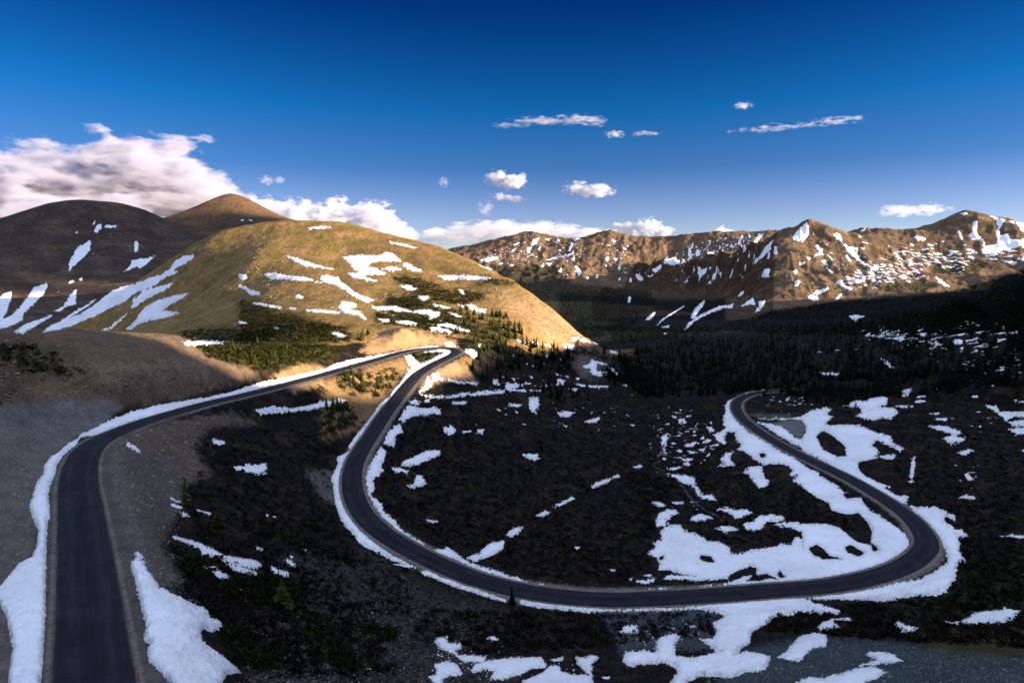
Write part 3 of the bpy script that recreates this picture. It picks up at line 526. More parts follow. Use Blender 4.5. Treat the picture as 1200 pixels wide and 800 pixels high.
P('clearing', 'Y3', [(215,515),(280,485),(330,490),(350,475),(440,460),(445,500),(400,520),(478,524),(500,545),(462,582),(420,575),(370,590),(280,565),(310,550),(300,520),(250,520)], [(520,435),(570,422),(570,440),(540,468),(522,465)], [(470,515),(540,510),(590,515),(530,522)],[(600,460),(645,460),(640,468),(600,470)],[(585,485),(645,485),(640,494),(590,494)])
P('rightfield', 'Y3', [(655,620),(720,615),(760,625),(830,650),(800,670),(760,655),(720,640)],[(735,680),(780,665),(855,682),(830,700),(770,710)],[(810,755),(870,738),(895,750),(850,770)],[(695,578),(755,576),(755,590),(700,585)],[(650,555),(715,548),(710,556)])
P('farright', 'Y3', [(955,510),(1010,510),(1030,540),(1080,545),(1156,545),(1190,575),(1100,570),(1060,590),(1030,560),(1000,535)],[(1080,600),(1156,585),(1190,615),(1100,620)],[(1070,635),(1156,625),(1190,660),(1110,660)],[(1095,485),(1190,485),(1190,500),(1110,495)],[(880,460),(920,460),(915,470),(885,468)],[(1130,745),(1190,740),(1190,755)])
P('track', 'Y3', [(410,265),(440,280),(475,315),(455,312),(425,290)])
P('woodsnow', 'Y3', [(495,170),(520,158),(540,165),(510,178)],[(655,185),(700,182),(740,195),(690,200)],[(80,340),(190,345),(195,354),(100,350)],[(245,45),(280,40),(325,48),(290,55),(280,75),(260,60)],[(320,145),(380,143),(370,152)],[(615,135),(650,130),(655,150),(620,150)],[(655,422),(710,420),(700,428)])
P('rightfield', 'Y5', [(660,370),(700,362),(720,370),(755,382),(720,380),(690,376)],[(695,275),(705,270),(735,300),(705,300)])
# left mountain and hill
P('chute0', 'Y6', [(-20,580),(0,560),(20,535),(65,525),(60,570),(35,640),(10,680),(-30,700)])
P('chute1', 'Y6', [(-20,690),(60,660),(110,610),(150,560),(190,500),(255,480),(262,500),(240,540),(190,590),(130,640),(125,680),(60,715),(-20,735)])
P('chute2', 'Y6', [(75,750),(130,710),(200,685),(290,652),(280,665),(200,710),(130,755)])
P('long', 'Y6', [(235,748),(290,710),(350,680),(400,640),(460,610),(525,568),(510,585),(430,640),(380,670),(440,650),(520,600),(620,520),(660,505),(720,490),(800,460),(900,425),(935,400),(960,360),(1010,330),(1085,318),(1050,350),(1000,385),(940,405),(985,415),(900,455),(800,520),(760,520),(700,570),(620,610),(540,650),(440,695),(360,725),(290,740)])
P('middle', 'Y6', [(600,722),(660,680),(720,630),(730,570),(790,520),(870,495),(955,478),(930,505),(860,540),(800,570),(730,620),(660,690),(610,732)])
P('fork', 'Y6', [(700,732),(750,680),(790,620),(850,580),(920,555),(1045,528),(1010,560),(950,590),(900,630),(990,640),(930,665),(850,680),(770,700),(720,733)])
P('blade', 'Y6', [(380,410),(385,360),(420,290),(460,265),(500,240),(495,290),(460,340),(420,370)])
P('shoulder', 'Y6', [(680,415),(720,380),(730,350),(790,345),(855,328),(820,360),(770,400),(755,380),(720,400)])
P('boot', 'Y6', [(305,630),(350,605),(390,540),(420,508),(418,595),(370,605),(335,630)])
P('leftbits', 'Y6', [(520,195),(530,165),(560,150),(560,175),(530,205)],[(565,165),(600,158),(645,165),(620,177),(580,172)],[(740,290),(738,260),(750,242),(762,265),(760,300),(745,308)],[(510,155),(525,130),(520,158)],[(375,475),(400,463),(410,470),(385,480)],[(432,460),(455,446),(450,465)],[(410,200),(428,192),(425,205)],[(555,740),(590,725),(600,738)])
P('upper', 'Y7', [(645,275),(740,258),(860,262),(930,240),(965,250),(1015,300),(900,300),(830,305),(800,335),(760,370),(720,350),(690,310)], [(680,375),(760,370),(800,335),(850,335),(880,355),(915,375),(900,385),(800,385),(780,395),(860,420),(840,428),(760,410),(710,405)], [(890,345),(960,330),(1020,350),(960,362)])
P('upper', 'Y8', [(145,130),(180,130),(220,155),(260,172),(200,175),(150,150)])
P('sliver', 'Y7', [(300,270),(340,274),(420,299),(500,325),(595,350),(500,342),(420,330),(360,309)])
P('leaf', 'Y7', [(155,378),(230,372),(300,388),(400,398),(465,416),(510,428),(510,436),(465,424),(400,420),(300,414),(200,410)])
P('slug', 'Y7', [(505,400),(540,385),(620,400),(625,420),(680,455),(720,490),(780,520),(850,540),(800,560),(750,535),(700,510),(650,470),(580,440),(520,430)])
P('hillbits', 'Y7', [(425,88),(570,80),(580,90),(500,96),(430,97)])
P('comb', 'Y7', [(620,585),(640,550),(730,560),(735,580),(690,600),(750,610),(800,660),(780,665),(740,635),(660,625)], [(415,600),(520,602),(630,615),(640,628),(540,622),(420,612)])
P('hillbits', 'Y7', [(80,550),(180,570),(270,585),(260,596),(180,584),(90,564)], [(315,588),(360,592),(350,604),(318,599)],[(0,375),(40,380),(55,400),(30,420),(0,405)],[(0,450),(40,455),(60,475),(130,490),(130,512),(80,512),(40,480),(0,460)],[(345,515),(370,505),(400,520),(395,540),(360,530)],[(575,745),(620,735),(675,765),(660,778),(600,770)],[(940,175),(1067,198),(1067,210),(950,187)],[(210,710),(250,714),(245,724),(215,720)],[(0,670),(60,688),(20,694),(0,688)],[(60,40),(85,42),(80,48)],[(5,42),(30,40),(25,48)])
P('terrace', 'Y8', [(-20,358),(0,365),(60,375),(130,370),(200,390),(290,380),(350,400),(340,420),(290,430),(280,410),(200,395),(100,390),(0,380),(-20,372)], [(10,430),(70,435),(80,450),(30,445)],[(105,445),(170,440),(225,455),(225,475),(160,465),(115,455)],[(290,475),(360,480),(410,490),(405,512),(350,500),(300,495)],[(320,462),(400,455),(430,470),(510,495),(500,503),(430,485),(370,475)])
P('bar', 'Y8', [(340,200),(400,195),(500,195),(600,205),(630,215),(570,222),(460,220),(380,222)])
P('hillbits', 'Y8', [(130,255),(170,248),(225,268),(200,280),(160,275)],[(230,310),(280,305),(300,318),(260,332),(235,328)],[(445,275),(470,275),(485,300),(470,300)],[(300,350),(360,360),(405,370),(390,377),(320,366)],[(390,395),(440,405),(465,420),(440,421)],[(75,12),(140,25),(230,48),(200,49),(120,31)],[(560,140),(640,165),(620,166)],[(690,488),(720,505),(700,502)],[(555,565),(590,572),(580,590),(560,585)],[(440,350),(480,362),(475,372),(450,360)])
P('terrace', 'Y8', [(485,355),(520,352),(560,375),(600,380),(590,400),(540,390),(500,370)])
P('hillbits', 'Y7', [(840,590),(900,580),(980,580),(1000,600),(920,600),(870,605)],[(870,655),(940,665),(945,682),(890,675)])
P('apron', 'Y8', [(760,540),(820,565),(800,570),(765,550)],[(840,550),(880,560),(875,572),(850,568)],[(905,565),(960,578),(950,587),(915,578)],[(1010,565),(1075,570),(1070,595),(1030,590)])
P('hillbits', 'Z2', [(775,75),(850,68),(930,70),(970,70),(940,90),(850,85),(840,95),(800,90)])
# middle ridge
P('ridgebits', 'X1', [(110,225),(160,208),(215,200),(215,215),(160,235)],[(415,140),(425,100),(460,95),(440,130)],[(280,178),(310,162),(315,170)],[(390,180),(395,150),(418,148),(405,180)],[(445,165),(470,140),(465,160)],[(505,225),(540,205),(580,205),(520,227)],[(585,200),(640,185),(660,175),(655,195),(600,210)],[(630,170),(650,120),(660,130),(640,170)],[(645,215),(670,205),(660,228)],[(670,260),(685,258),(710,305),(690,312)],[(735,335),(745,312),(752,335)],[(790,330),(800,305),(808,325)],[(500,240),(535,240),(520,258)],[(468,262),(485,240),(488,262)],[(570,290),(590,268),(590,295)],[(550,120),(570,98),(580,110)],[(300,138),(340,120),(335,132)],[(390,205),(425,185),(420,195)],[(220,248),(250,235),(245,248)],[(285,255),(310,248),(305,258)],[(885,95),(910,115),(900,120)],[(945,145),(970,160),(960,165)],[(898,210),(925,215),(905,230)],[(845,215),(865,205),(860,235)],[(920,270),(935,250),(935,280)],[(940,300),(965,290),(965,305)],[(490,100),(520,98),(515,108)],[(655,100),(700,95),(670,108)])
P('ridgebits', 'X2', [(300,310),(330,270),(350,285),(385,265),(390,300),(440,285),(470,290),(420,315),(360,325)],[(465,285),(460,225),(475,220),(485,285)],[(510,270),(512,225),(525,222),(535,265)],[(475,220),(490,185),(490,220)],[(580,245),(650,235),(645,245),(590,255)],[(870,185),(900,130),(935,130),(905,160),(890,190)],[(785,155),(800,132),(803,155)],[(835,148),(842,122),(848,148)],[(720,275),(730,255),(735,275)],[(720,210),(730,190),(745,212)],[(800,240),(815,200),(825,235)],[(770,195),(790,165),(785,195)])
P('spurbits', 'X2', [(85,550),(90,520),(103,525),(95,560)],[(195,665),(240,620),(255,620),(225,665)],[(265,700),(300,660),(380,610),(435,578),(430,585),(350,635),(290,675),(275,695)],[(480,650),(500,600),(560,545),(560,560),(520,620),(500,655)],[(795,580),(840,540),(870,530),(880,570),(840,570)],[(905,550),(940,545),(930,580),(905,610)],[(920,400),(940,350),(970,345),(970,400)],[(1000,265),(1000,210),(1012,210),(1022,255)],[(955,285),(965,240),(975,245),(965,285)],[(855,320),(900,270),(950,200),(990,170),(970,230),(920,280),(880,310)],[(575,445),(610,400),(650,340),(655,350),(620,410),(590,445)],[(510,390),(540,350),(600,335),(560,385)],[(95,430),(100,395),(115,425)],[(130,405),(140,375),(175,400),(180,425),(150,415)],[(190,370),(240,375),(240,395),(215,400)],[(230,355),(290,320),(290,345),(260,370)],[(770,520),(800,480),(815,490),(790,520)],[(20,415),(35,400),(40,425)],[(290,710),(345,700),(340,712)],[(310,750),(330,745),(328,757)],[(880,620),(895,585),(905,600)])
P('seam', 'X2', [(440,725),(460,685),(520,645),(600,605),(660,580),(740,570),(735,590),(680,590),(600,620),(520,660),(475,695),(445,730)])
P('cirque', 'X3', [(330,250),(370,190),(420,140),(440,130),(445,190),(440,240),(410,270),(370,285),(330,270)],[(428,115),(440,130),(455,190),(448,240),(400,290),(390,290),(435,235),(442,180)])
P('peakrib', 'X3', [(635,230),(670,210),(690,225),(715,290),(760,330),(800,320),(835,350),(830,400),(870,440),(910,470),(880,470),(820,430),(770,380),(720,310),(680,275)])
P('peakbits', 'X3', [(500,320),(520,310),(550,350),(565,390),(530,395),(495,405),(490,390),(540,375)],[(480,215),(495,215),(490,240)],[(370,450),(420,445),(420,465),(380,470)],[(330,520),(345,505),(365,525),(350,545)],[(345,600),(365,585),(385,600),(370,632),(348,630)],[(550,440),(580,428),(605,470),(580,475)],[(430,410),(465,410),(460,435)],[(585,490),(600,490),(635,530),(610,520)],[(735,395),(750,392),(785,440),(765,440)],[(690,455),(705,455),(740,485)],[(480,690),(520,665),(600,645),(605,655),(560,680),(520,698)],[(435,715),(480,700),(520,715),(525,750),(480,745)],[(655,740),(690,700),(712,698),(680,740)],[(665,600),(690,585),(715,600),(730,635),(850,660),(760,665),(700,635)],[(745,565),(780,570),(870,600),(850,610),(790,600)],[(830,510),(850,515),(895,570),(870,575)],[(60,760),(110,750),(100,780),(70,785)],[(85,560),(120,500),(150,510),(145,570)],[(180,385),(185,325),(200,325),(210,380)],[(860,205),(905,165),(890,205)],[(835,245),(865,250),(850,260)],[(600,390),(635,420),(640,440),(610,410)],[(865,290),(920,300),(900,305)],[(860,335),(900,335),(880,350)],[(870,395),(905,410),(890,415)])
P('peakbits', 'X4', [(340,255),(365,240),(430,255),(420,275),(370,280)],[(680,210),(695,200),(725,270),(710,275)],[(700,70),(740,60),(760,70),(730,85)],[(1135,135),(1190,140),(1240,150),(1240,220),(1170,200)],[(1065,120),(1120,130),(1120,155)])
P('anvil', 'X4', [(795,160),(800,120),(835,125),(840,170),(820,190),(830,220),(870,260),(895,280),(890,320),(870,330),(880,290),(850,265),(800,275),(765,240),(800,205)])
P('sheetright', 'X4', [(940,85),(1050,115),(1040,145),(1020,170),(1000,190),(985,130)],[(980,200),(1010,200),(1020,240),(1070,230),(1100,270),(1200,262),(1260,262),(1260,310),(1100,340),(1000,370),(900,390),(860,360),(900,320),(990,305)])
P('peakbits', 'X4', [(510,555),(560,590),(620,640),(580,635),(530,600)])
# bare islands inside the snow
HOLES = [('Y2', [(795,285),(860,294),(1000,274),(1060,281),(1091,315),(1090,350),(1060,394),(1020,380),(980,340),(930,310)]), ('Y4', [(605,620),(620,600),(680,575),(740,550),(780,560),(780,600),(700,610),(660,635),(610,635)]), ('Y4', [(720,640),(760,605),(850,600),(930,635),(870,625),(800,640)]), ('Y4', [(910,595),(930,580),(960,615),(930,625)]),
 ('Y4', [(420,500),(440,480),(500,490),(515,525),(460,520)]), ('Y4', [(175,490),(205,480),(200,505),(170,510)]), ('Y2', [(800,490),(830,482),(840,505),(810,515)]),
 ('Y5', [(-10,320),(40,360),(110,400),(125,428),(180,445),(240,440),(280,480),(297,520),(290,575),(230,560),(190,525),(160,500),(100,482),(-10,485)]), ('Y5', [(175,360),(210,350),(240,372),(190,378)]), ('Y5', [(30,590),(60,572),(100,600),(110,620),(170,635),(90,635),(50,620)]), ('Y5', [(180,585),(210,575),(265,610),(240,625),(190,605)]), ('Y5', [(290,560),(330,598),(300,600)]),
 ('Y3', [(75,670),(110,640),(160,670),(220,720),(230,775),(180,775),(110,740)]), ('Y5', [(240,225),(330,205),(400,215),(440,290),(440,355),(400,345),(380,325),(330,310),(270,280),(240,250)]), ('Z5', [(650,495),(720,490),(740,475),(700,510),(660,525)])]
SCATTER = [  # key, view, polygon, frequency, stretch along range, share covered, px size floor
 ('far', 'X4', [(140,340),(340,300),(400,290),(520,290),(680,290),(800,310),(880,380),(780,480),(640,540),(500,480),(430,600),(100,640),(-60,640),(-60,450),(200,440)], 90, 1.3, .33),
 ('far', 'X3', [(900,470),(1100,400),(1060,640),(900,660),(700,660),(740,560)], 90, 1.3, .25),
 ('far', 'X4', [(860,390),(1000,400),(1240,385),(1240,490),(1050,470),(940,440)], 80, 1.3, .45),
 ('far', 'X4', [(920,330),(1240,250),(1240,390),(900,400)], 80, 1.3, .45),
 ('ridgebits', 'X1', [(100,190),(380,75),(500,90),(480,250),(260,270)], 240, .9, .10),
 ('ridgebits', 'X1', [(480,110),(700,90),(760,200),(700,340),(600,340)], 240, .7, .08),
 ('ridgebits', 'X1', [(820,80),(1000,110),(1050,290),(940,330),(820,260)], 240, .7, .11),
 ('ridgebits', 'X2', [(300,230),(600,140),(900,125),(850,240),(700,250),(450,300)], 260, .5, .20),
 ('spurbits', 'X2', [(300,350),(560,310),(750,270),(900,220),(960,260),(800,420),(560,470),(380,450)], 170, .35, .12),
 ('peakbits', 'X3', [(440,230),(640,260),(900,480),(700,600),(520,500)], 200, .8, .05),
 ('woodsnow', 'Y3', [(300,110),(640,100),(900,70),(1200,60),(1200,240),(900,260),(600,240),(480,220),(320,170)], 70, .8, .26),
 ('woodsnow', 'Y3', [(650,240),(1200,220),(1200,420),(900,420),(800,340),(640,340)], 80, .8, .14),
 ('woodsnow', 'Y3', [(0,180),(330,190),(330,260),(0,300)], 80, .8, .06), ('woodsnow', 'Y3', [(0,310),(200,320),(200,370),(0,370)], 80, .8, .12),
 ('woodsnow', 'Y2', [(780,100),(1173,90),(1173,200),(1000,235),(820,225),(760,160)], 110, .8, .14),
 ('treesnow', 'Y1', [(100,330),(420,300),(700,300),(1000,370),(1000,420),(600,430),(280,420),(100,400)], 110, .8, .15),
 ('treesnow', 'Y1', [(280,150),(520,140),(700,170),(720,300),(400,320),(280,260)], 130, .8, .07),
 ('basin', 'W', [(500,120),(1060,110),(1067,230),(900,260),(620,250),(500,260)], 80, .8, .022),
 ('creek', 'Y2', [(200,130),(370,140),(470,290),(600,420),(540,540),(330,620),(130,600),(60,420)], 85, .8, .11),
 ('creek', 'Y4', [(300,120),(560,130),(760,240),(640,310),(520,300),(380,280)], 110, .8, .08),
 ('rightfield', 'Y3', [(650,530),(1100,470),(1156,700),(1000,720),(700,760)], 70, .8, .05), ('rightfield', 'Y5', [(560,200),(800,180),(800,400),(640,400)], 70, .8, .03),
 ('terrace', 'Y8', [(0,360),(300,370),(520,420),(520,520),(300,500),(0,450)], 130, .9, .16), ('hillbits', 'Y7', [(0,430),(500,520),(840,580),(1060,640),(1000,690),(700,690),(300,620),(0,560)], 110, .9, .05),
 ('specks', 'A', [(200, 620), (330, 640), (470, 690), (500, 760), (600, 800), (300, 800), (250, 700)], 160, .8, .012),
 ('centre', 'Z5', [(180,350),(340,360),(700,420),(960,430),(940,560),(300,560),(170,540)], 150, .8, .10), ('specks', 'Z6', [(100,280),(400,230),(560,330),(420,400),(120,480)], 150, .8, .09),
 ('leftbits', 'Y6', [(480,130),(800,150),(760,330),(560,330),(300,480),(300,600),(420,600)], 190, .8, .012),
]
SF = {}
holeS = np.full(U.size, -9.0, np.float32)
VI = np.where(VIS)[0]
vx, vy = PX[VI], PY[VI]
e1 = fbm(U * 130, V * 130, 4, 201, .6)[VI]; e2 = fbm(U * 420, V * 420, 3, 211, .6)[VI]
def bbox(Pp, pad):
    x0, y0 = Pp.min(0) - pad; x1, y1 = Pp.max(0) + pad
    return np.where((vx > x0) & (vx < x1) & (vy > y0) & (vy < y1))[0]
for key, lst in SNOW.items():
    S = SF.setdefault(key, np.full(U.size, -9.0, np.float32))
    for view, q in lst:
        Pp = px(view, q); i = bbox(Pp, 4)
        area = abs(np.sum(Pp[:, 0] * np.roll(Pp[:, 1], -1) - Pp[:, 1] * np.roll(Pp[:, 0], -1))) / 2
        amp = min(2.0, .22 * math.sqrt(area)) * (.55 if key in ('bank', 'outer', 'lower') else 1)
        sd = poly_sd(Pp, vx[i], vy[i]) + amp * (e1[i] * 1.5 + e2[i] * np.where(R[VI[i]] < 480, 2.2, 1.0)) + .35
        S[VI[i]] = np.maximum(S[VI[i]], sd)
for view, q in HOLES:
    Pp = px(view, q); i = bbox(Pp, 4)
    holeS[VI[i]] = np.maximum(holeS[VI[i]], poly_sd(Pp, vx[i], vy[i]) + 1.4 * (e1[i] * 1.5 + e2[i]))
for n_, (key, view, q, fr, st, share) in enumerate(SCATTER):
    S = SF.setdefault(key, np.full(U.size, -9.0, np.float32))
    Pp = px(view, q); i = bbox(Pp, 2); j = VI[i]
    if not len(i): continue
    f = fbm(U[j] * fr + .35 * V[j] * fr * (key == 'far'), V[j] * fr * st, 4, 301 + n_, .55)
    sd = poly_sd(Pp, vx[i], vy[i])
    ins = sd > 0
    if ins.sum() < 10: continue
    thr = np.quantile(f[ins], 1 - share)
    val = (f - thr) * 14 - np.clip(np.where(R[j] < 900, 15, 5) * (1 + 1.6 * n2[j]) - sd, 0, 40) * np.where(R[j] < 900, .3, .6)
    S[j] = np.maximum(S[j], val.astype(np.float32))
e3 = fbm(U * 650, V * 650, 3, 221, .7)
far_bare = (holeS > -3)
TH = .34 + np.clip(R - 300, 0, 4000) * .0008
SANY = np.full(U.size, -9.0, np.float32)
for key, S in SF.items():
    S[:] = np.where(far_bare, np.minimum(S, -holeS), S)
    S[:] = np.where(RD < 4.3, -3, np.where(RD < 8, np.minimum(S, (RD - 4.3) * np.clip(F / R, .8, 8)), S))
    S[:] = np.where(S > -2, S + np.where(R < 1200, 1.5, .5) * e3 - np.where(S < 7, 1, .25) * 6 * np.clip(e3 + .4 * n3 - .44, 0, 1), S)
    np.maximum(SANY, S, out=SANY)
print('snow', round(time.time() - T0, 1))
CLOUDS = True
HAZE = 0
EXPO = 2.1
# ------------------------------------------------------------------ materials
def new_mat(name, rough=.95, spec=.04):
    m = bpy.data.materials.new(name); m.use_nodes = True
    nt = m.node_tree; b = nt.nodes['Principled BSDF']
    b.inputs['Roughness'].default_value = rough; b.inputs['Specular IOR Level'].default_value = spec
    return m, nt, b
def nd(nt, t, **kw):
    n = nt.nodes.new(t)
    for k, v in kw.items():
        if k in n.inputs: n.inputs[k].default_value = v
        else: setattr(n, k, v)
    return n
def noise_node(nt, scale, detail=4, rough=.6, coord=None):
    n = nd(nt, 'ShaderNodeTexNoise'); n.inputs['Scale'].default_value = scale; n.inputs['Detail'].default_value = detail; n.inputs['Roughness'].default_value = rough
    if coord: nt.links.new(coord, n.inputs['Vector'])
    return n
def mul_range(nt, src, lo, hi, a=.3, b=.7):
    r = nd(nt, 'ShaderNodeMapRange'); nt.links.new(src, r.inputs[0])
    r.inputs[1].default_value = a; r.inputs[2].default_value = b; r.inputs[3].default_value = lo; r.inputs[4].default_value = hi
    return r.outputs[0]
def vmul(nt, col, fac):
    v = nd(nt, 'ShaderNodeVectorMath', operation='SCALE'); nt.links.new(col, v.inputs[0]); nt.links.new(fac, v.inputs['Scale'])
    return v.outputs[0]
def bump(nt, b, h, dist, strength=.6):
    n = nd(nt, 'ShaderNodeBump'); n.inputs['Distance'].default_value = dist; n.inputs['Strength'].default_value = strength
    nt.links.new(h, n.inputs['Height']); nt.links.new(n.outputs[0], b.inputs['Normal'])

def ground_mat(name, s1, s2, dist, lo=.62, hi=1.4):
    m, nt, b = new_mat(name)
    at = nd(nt, 'ShaderNodeAttribute', attribute_name='alb'); tc = nd(nt, 'ShaderNodeTexCoord')
    a = noise_node(nt, s1, 5, .7, tc.outputs['Object']); c = noise_node(nt, s2, 4, .65, tc.outputs['Object'])
    f = nd(nt, 'ShaderNodeMath', operation='MULTIPLY'); nt.links.new(mul_range(nt, a.outputs[0], lo, hi), f.inputs[0]); nt.links.new(mul_range(nt, c.outputs[0], .75, 1.25), f.inputs[1])
    nt.links.new(vmul(nt, at.outputs['Color'], f.outputs[0]), b.inputs['Base Color'])
    bump(nt, b, a.outputs[0], dist, .8)
    return m
M_NEAR = ground_mat('stony ground', 1.6, .22, .35)
M_HILL = ground_mat('tundra', .35, .06, 1.2)
M_MTN = ground_mat('mountain rock', .09, .018, 5)

M_SNOW, nt, b = new_mat('snow', .55, .3)
tc = nd(nt, 'ShaderNodeTexCoord')
a = noise_node(nt, .35, 6, .65, tc.outputs['Object']); c = noise_node(nt, .05, 5, .6, tc.outputs['Object'])
mx = nd(nt, 'ShaderNodeMix', data_type='RGBA'); mx.inputs['A'].default_value = (.86, .87, .89, 1); mx.inputs['B'].default_value = (.60, .56, .54, 1)
nt.links.new(mul_range(nt, a.outputs[0], 0, .8, .52, .85), mx.inputs['Factor'])
ra = nd(nt, 'ShaderNodeAttribute', attribute_name='rim'); d_n = noise_node(nt, .8, 5, .7, tc.outputs['Object'])
rf = nd(nt, 'ShaderNodeMath', operation='MULTIPLY'); nt.links.new(ra.outputs['Fac'], rf.inputs[0]); nt.links.new(mul_range(nt, d_n.outputs[0], 0, 1, .40, .62), rf.inputs[1])
m2_ = nd(nt, 'ShaderNodeMix', data_type='RGBA'); m2_.inputs['B'].default_value = (.30, .26, .24, 1); nt.links.new(mx.outputs['Result'], m2_.inputs['A']); nt.links.new(rf.outputs[0], m2_.inputs['Factor'])
nt.links.new(vmul(nt, m2_.outputs['Result'], mul_range(nt, c.outputs[0], .84, 1.04)), b.inputs['Base Color'])
a2 = noise_node(nt, .9, 5, .6, tc.outputs['Object']); bump(nt, b, a2.outputs[0], .8, .8)

M_ROAD, nt, b = new_mat('asphalt', .85, .12)
tc = nd(nt, 'ShaderNodeTexCoord'); la = nd(nt, 'ShaderNodeAttribute', attribute_name='lat')
a = noise_node(nt, 14, 4, .7, tc.outputs['Object']); c = noise_node(nt, .25, 4, .6, tc.outputs['Object'])
rp_ = nd(nt, 'ShaderNodeValToRGB'); nt.links.new(la.outputs['Fac'], rp_.inputs[0])
els = rp_.color_ramp.elements
els[0].position = 0; els[0].color = (.034, .031, .031, 1); els[1].position = 1; els[1].color = (.032, .029, .029, 1)
for pos, v in ((.04, .042), (.15, .040), (.25, .047), (.36, .038), (.485, .036), (.5, .030), (.515, .036), (.64, .038), (.75, .046), (.86, .040), (.96, .043)):
    e_ = els.new(pos); e_.color = (v * v * 7.6, v * v * 7.4, v * v * 10.5, 1)
al = nd(nt, 'ShaderNodeAttribute', attribute_name='along'); cb = nd(nt, 'ShaderNodeCombineXYZ')
m_a = nd(nt, 'ShaderNodeMath', operation='MULTIPLY'); m_a.inputs[1].default_value = .06; nt.links.new(al.outputs['Fac'], m_a.inputs[0]); m_b = nd(nt, 'ShaderNodeMath', operation='MULTIPLY'); m_b.inputs[1].default_value = 7; nt.links.new(la.outputs['Fac'], m_b.inputs[0])
nt.links.new(m_a.outputs[0], cb.inputs[0]); nt.links.new(m_b.outputs[0], cb.inputs[1]); st_ = noise_node(nt, 1.2, 4, .7, cb.outputs[0])
f0 = nd(nt, 'ShaderNodeMath', operation='MULTIPLY'); nt.links.new(mul_range(nt, a.outputs[0], .75, 1.25), f0.inputs[0]); nt.links.new(mul_range(nt, st_.outputs[0], .65, 1.4), f0.inputs[1])
f = nd(nt, 'ShaderNodeMath', operation='MULTIPLY'); nt.links.new(f0.outputs[0], f.inputs[0]); nt.links.new(mul_range(nt, c.outputs[0], .68, 1.32), f.inputs[1])
nt.links.new(vmul(nt, rp_.outputs[0], f.outputs[0]), b.inputs['Base Color']); bump(nt, b, a.outputs[0], .01, .4)

def leaf_mat(name, c0, c1, scale=.6):
    m, nt, b = new_mat(name, .9, .0)
    tc = nd(nt, 'ShaderNodeNewGeometry')
    a = noise_node(nt, scale, 2, .5, tc.outputs['Position'])
    mx = nd(nt, 'ShaderNodeMix', data_type='RGBA'); mx.inputs['A'].default_value = (*c0, 1); mx.inputs['B'].default_value = (*c1, 1)
    nt.links.new(mul_range(nt, a.outputs[0], 0, 1), mx.inputs['Factor']); nt.links.new(mx.outputs['Result'], b.inputs['Base Color'])
    return m
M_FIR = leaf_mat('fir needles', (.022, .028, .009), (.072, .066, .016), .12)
M_FIRSHADE = leaf_mat('shaded fir needles', (.004, .0065, .005), (.009, .012, .006), .08)  # copy of the needles for shaded firs, shade put into the colour
M_BARK = leaf_mat('bark', (.06, .045, .035), (.10, .08, .06), 2)
M_SCRUB = leaf_mat('willow scrub', (.005, .0045, .004), (.017, .013, .009), .15)
M_KRUM = leaf_mat('scrub green', (.012, .015, .005), (.036, .034, .010), .1)
M_BUSH = leaf_mat('dark olive bush', (.006, .008, .004), (.020, .020, .008), .2)
M_STONE = leaf_mat('stones', (.06, .06, .062), (.20, .195, .195), .8)
M_POST = leaf_mat('marker orange', (.55, .12, .03), (.6, .16, .05), 1)
M_WATER, nt, b = new_mat('creek water', .45, .25); b.inputs['Base Color'].default_value = (.015, .02, .022, 1)

# ------------------------------------------------------------------ ground sheets
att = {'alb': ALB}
def face_of(mask): return mask.reshape(NR, NA)[:-1, :-1].ravel()
reg = np.zeros(U.size, np.int8); reg[is_hill] = 1; reg[is_left] = 2; reg[is_mid] = 3; reg[is_right] = 4
FR = face_of(reg)
def structure(name, me, label, cat): return link(name, me, None, label, cat, None, 'structure')
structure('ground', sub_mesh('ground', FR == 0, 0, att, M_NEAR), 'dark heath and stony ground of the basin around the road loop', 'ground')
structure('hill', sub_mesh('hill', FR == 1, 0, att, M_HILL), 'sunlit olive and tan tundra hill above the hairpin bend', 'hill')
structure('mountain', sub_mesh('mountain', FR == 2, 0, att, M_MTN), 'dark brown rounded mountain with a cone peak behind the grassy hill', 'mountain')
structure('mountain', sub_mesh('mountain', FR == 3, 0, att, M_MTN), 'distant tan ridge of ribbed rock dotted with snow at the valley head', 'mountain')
structure('mountain', sub_mesh('mountain', FR == 4, 0, att, M_MTN), 'brown pointed peak with rocky buttresses and a snowy shoulder across the valley', 'mountain')

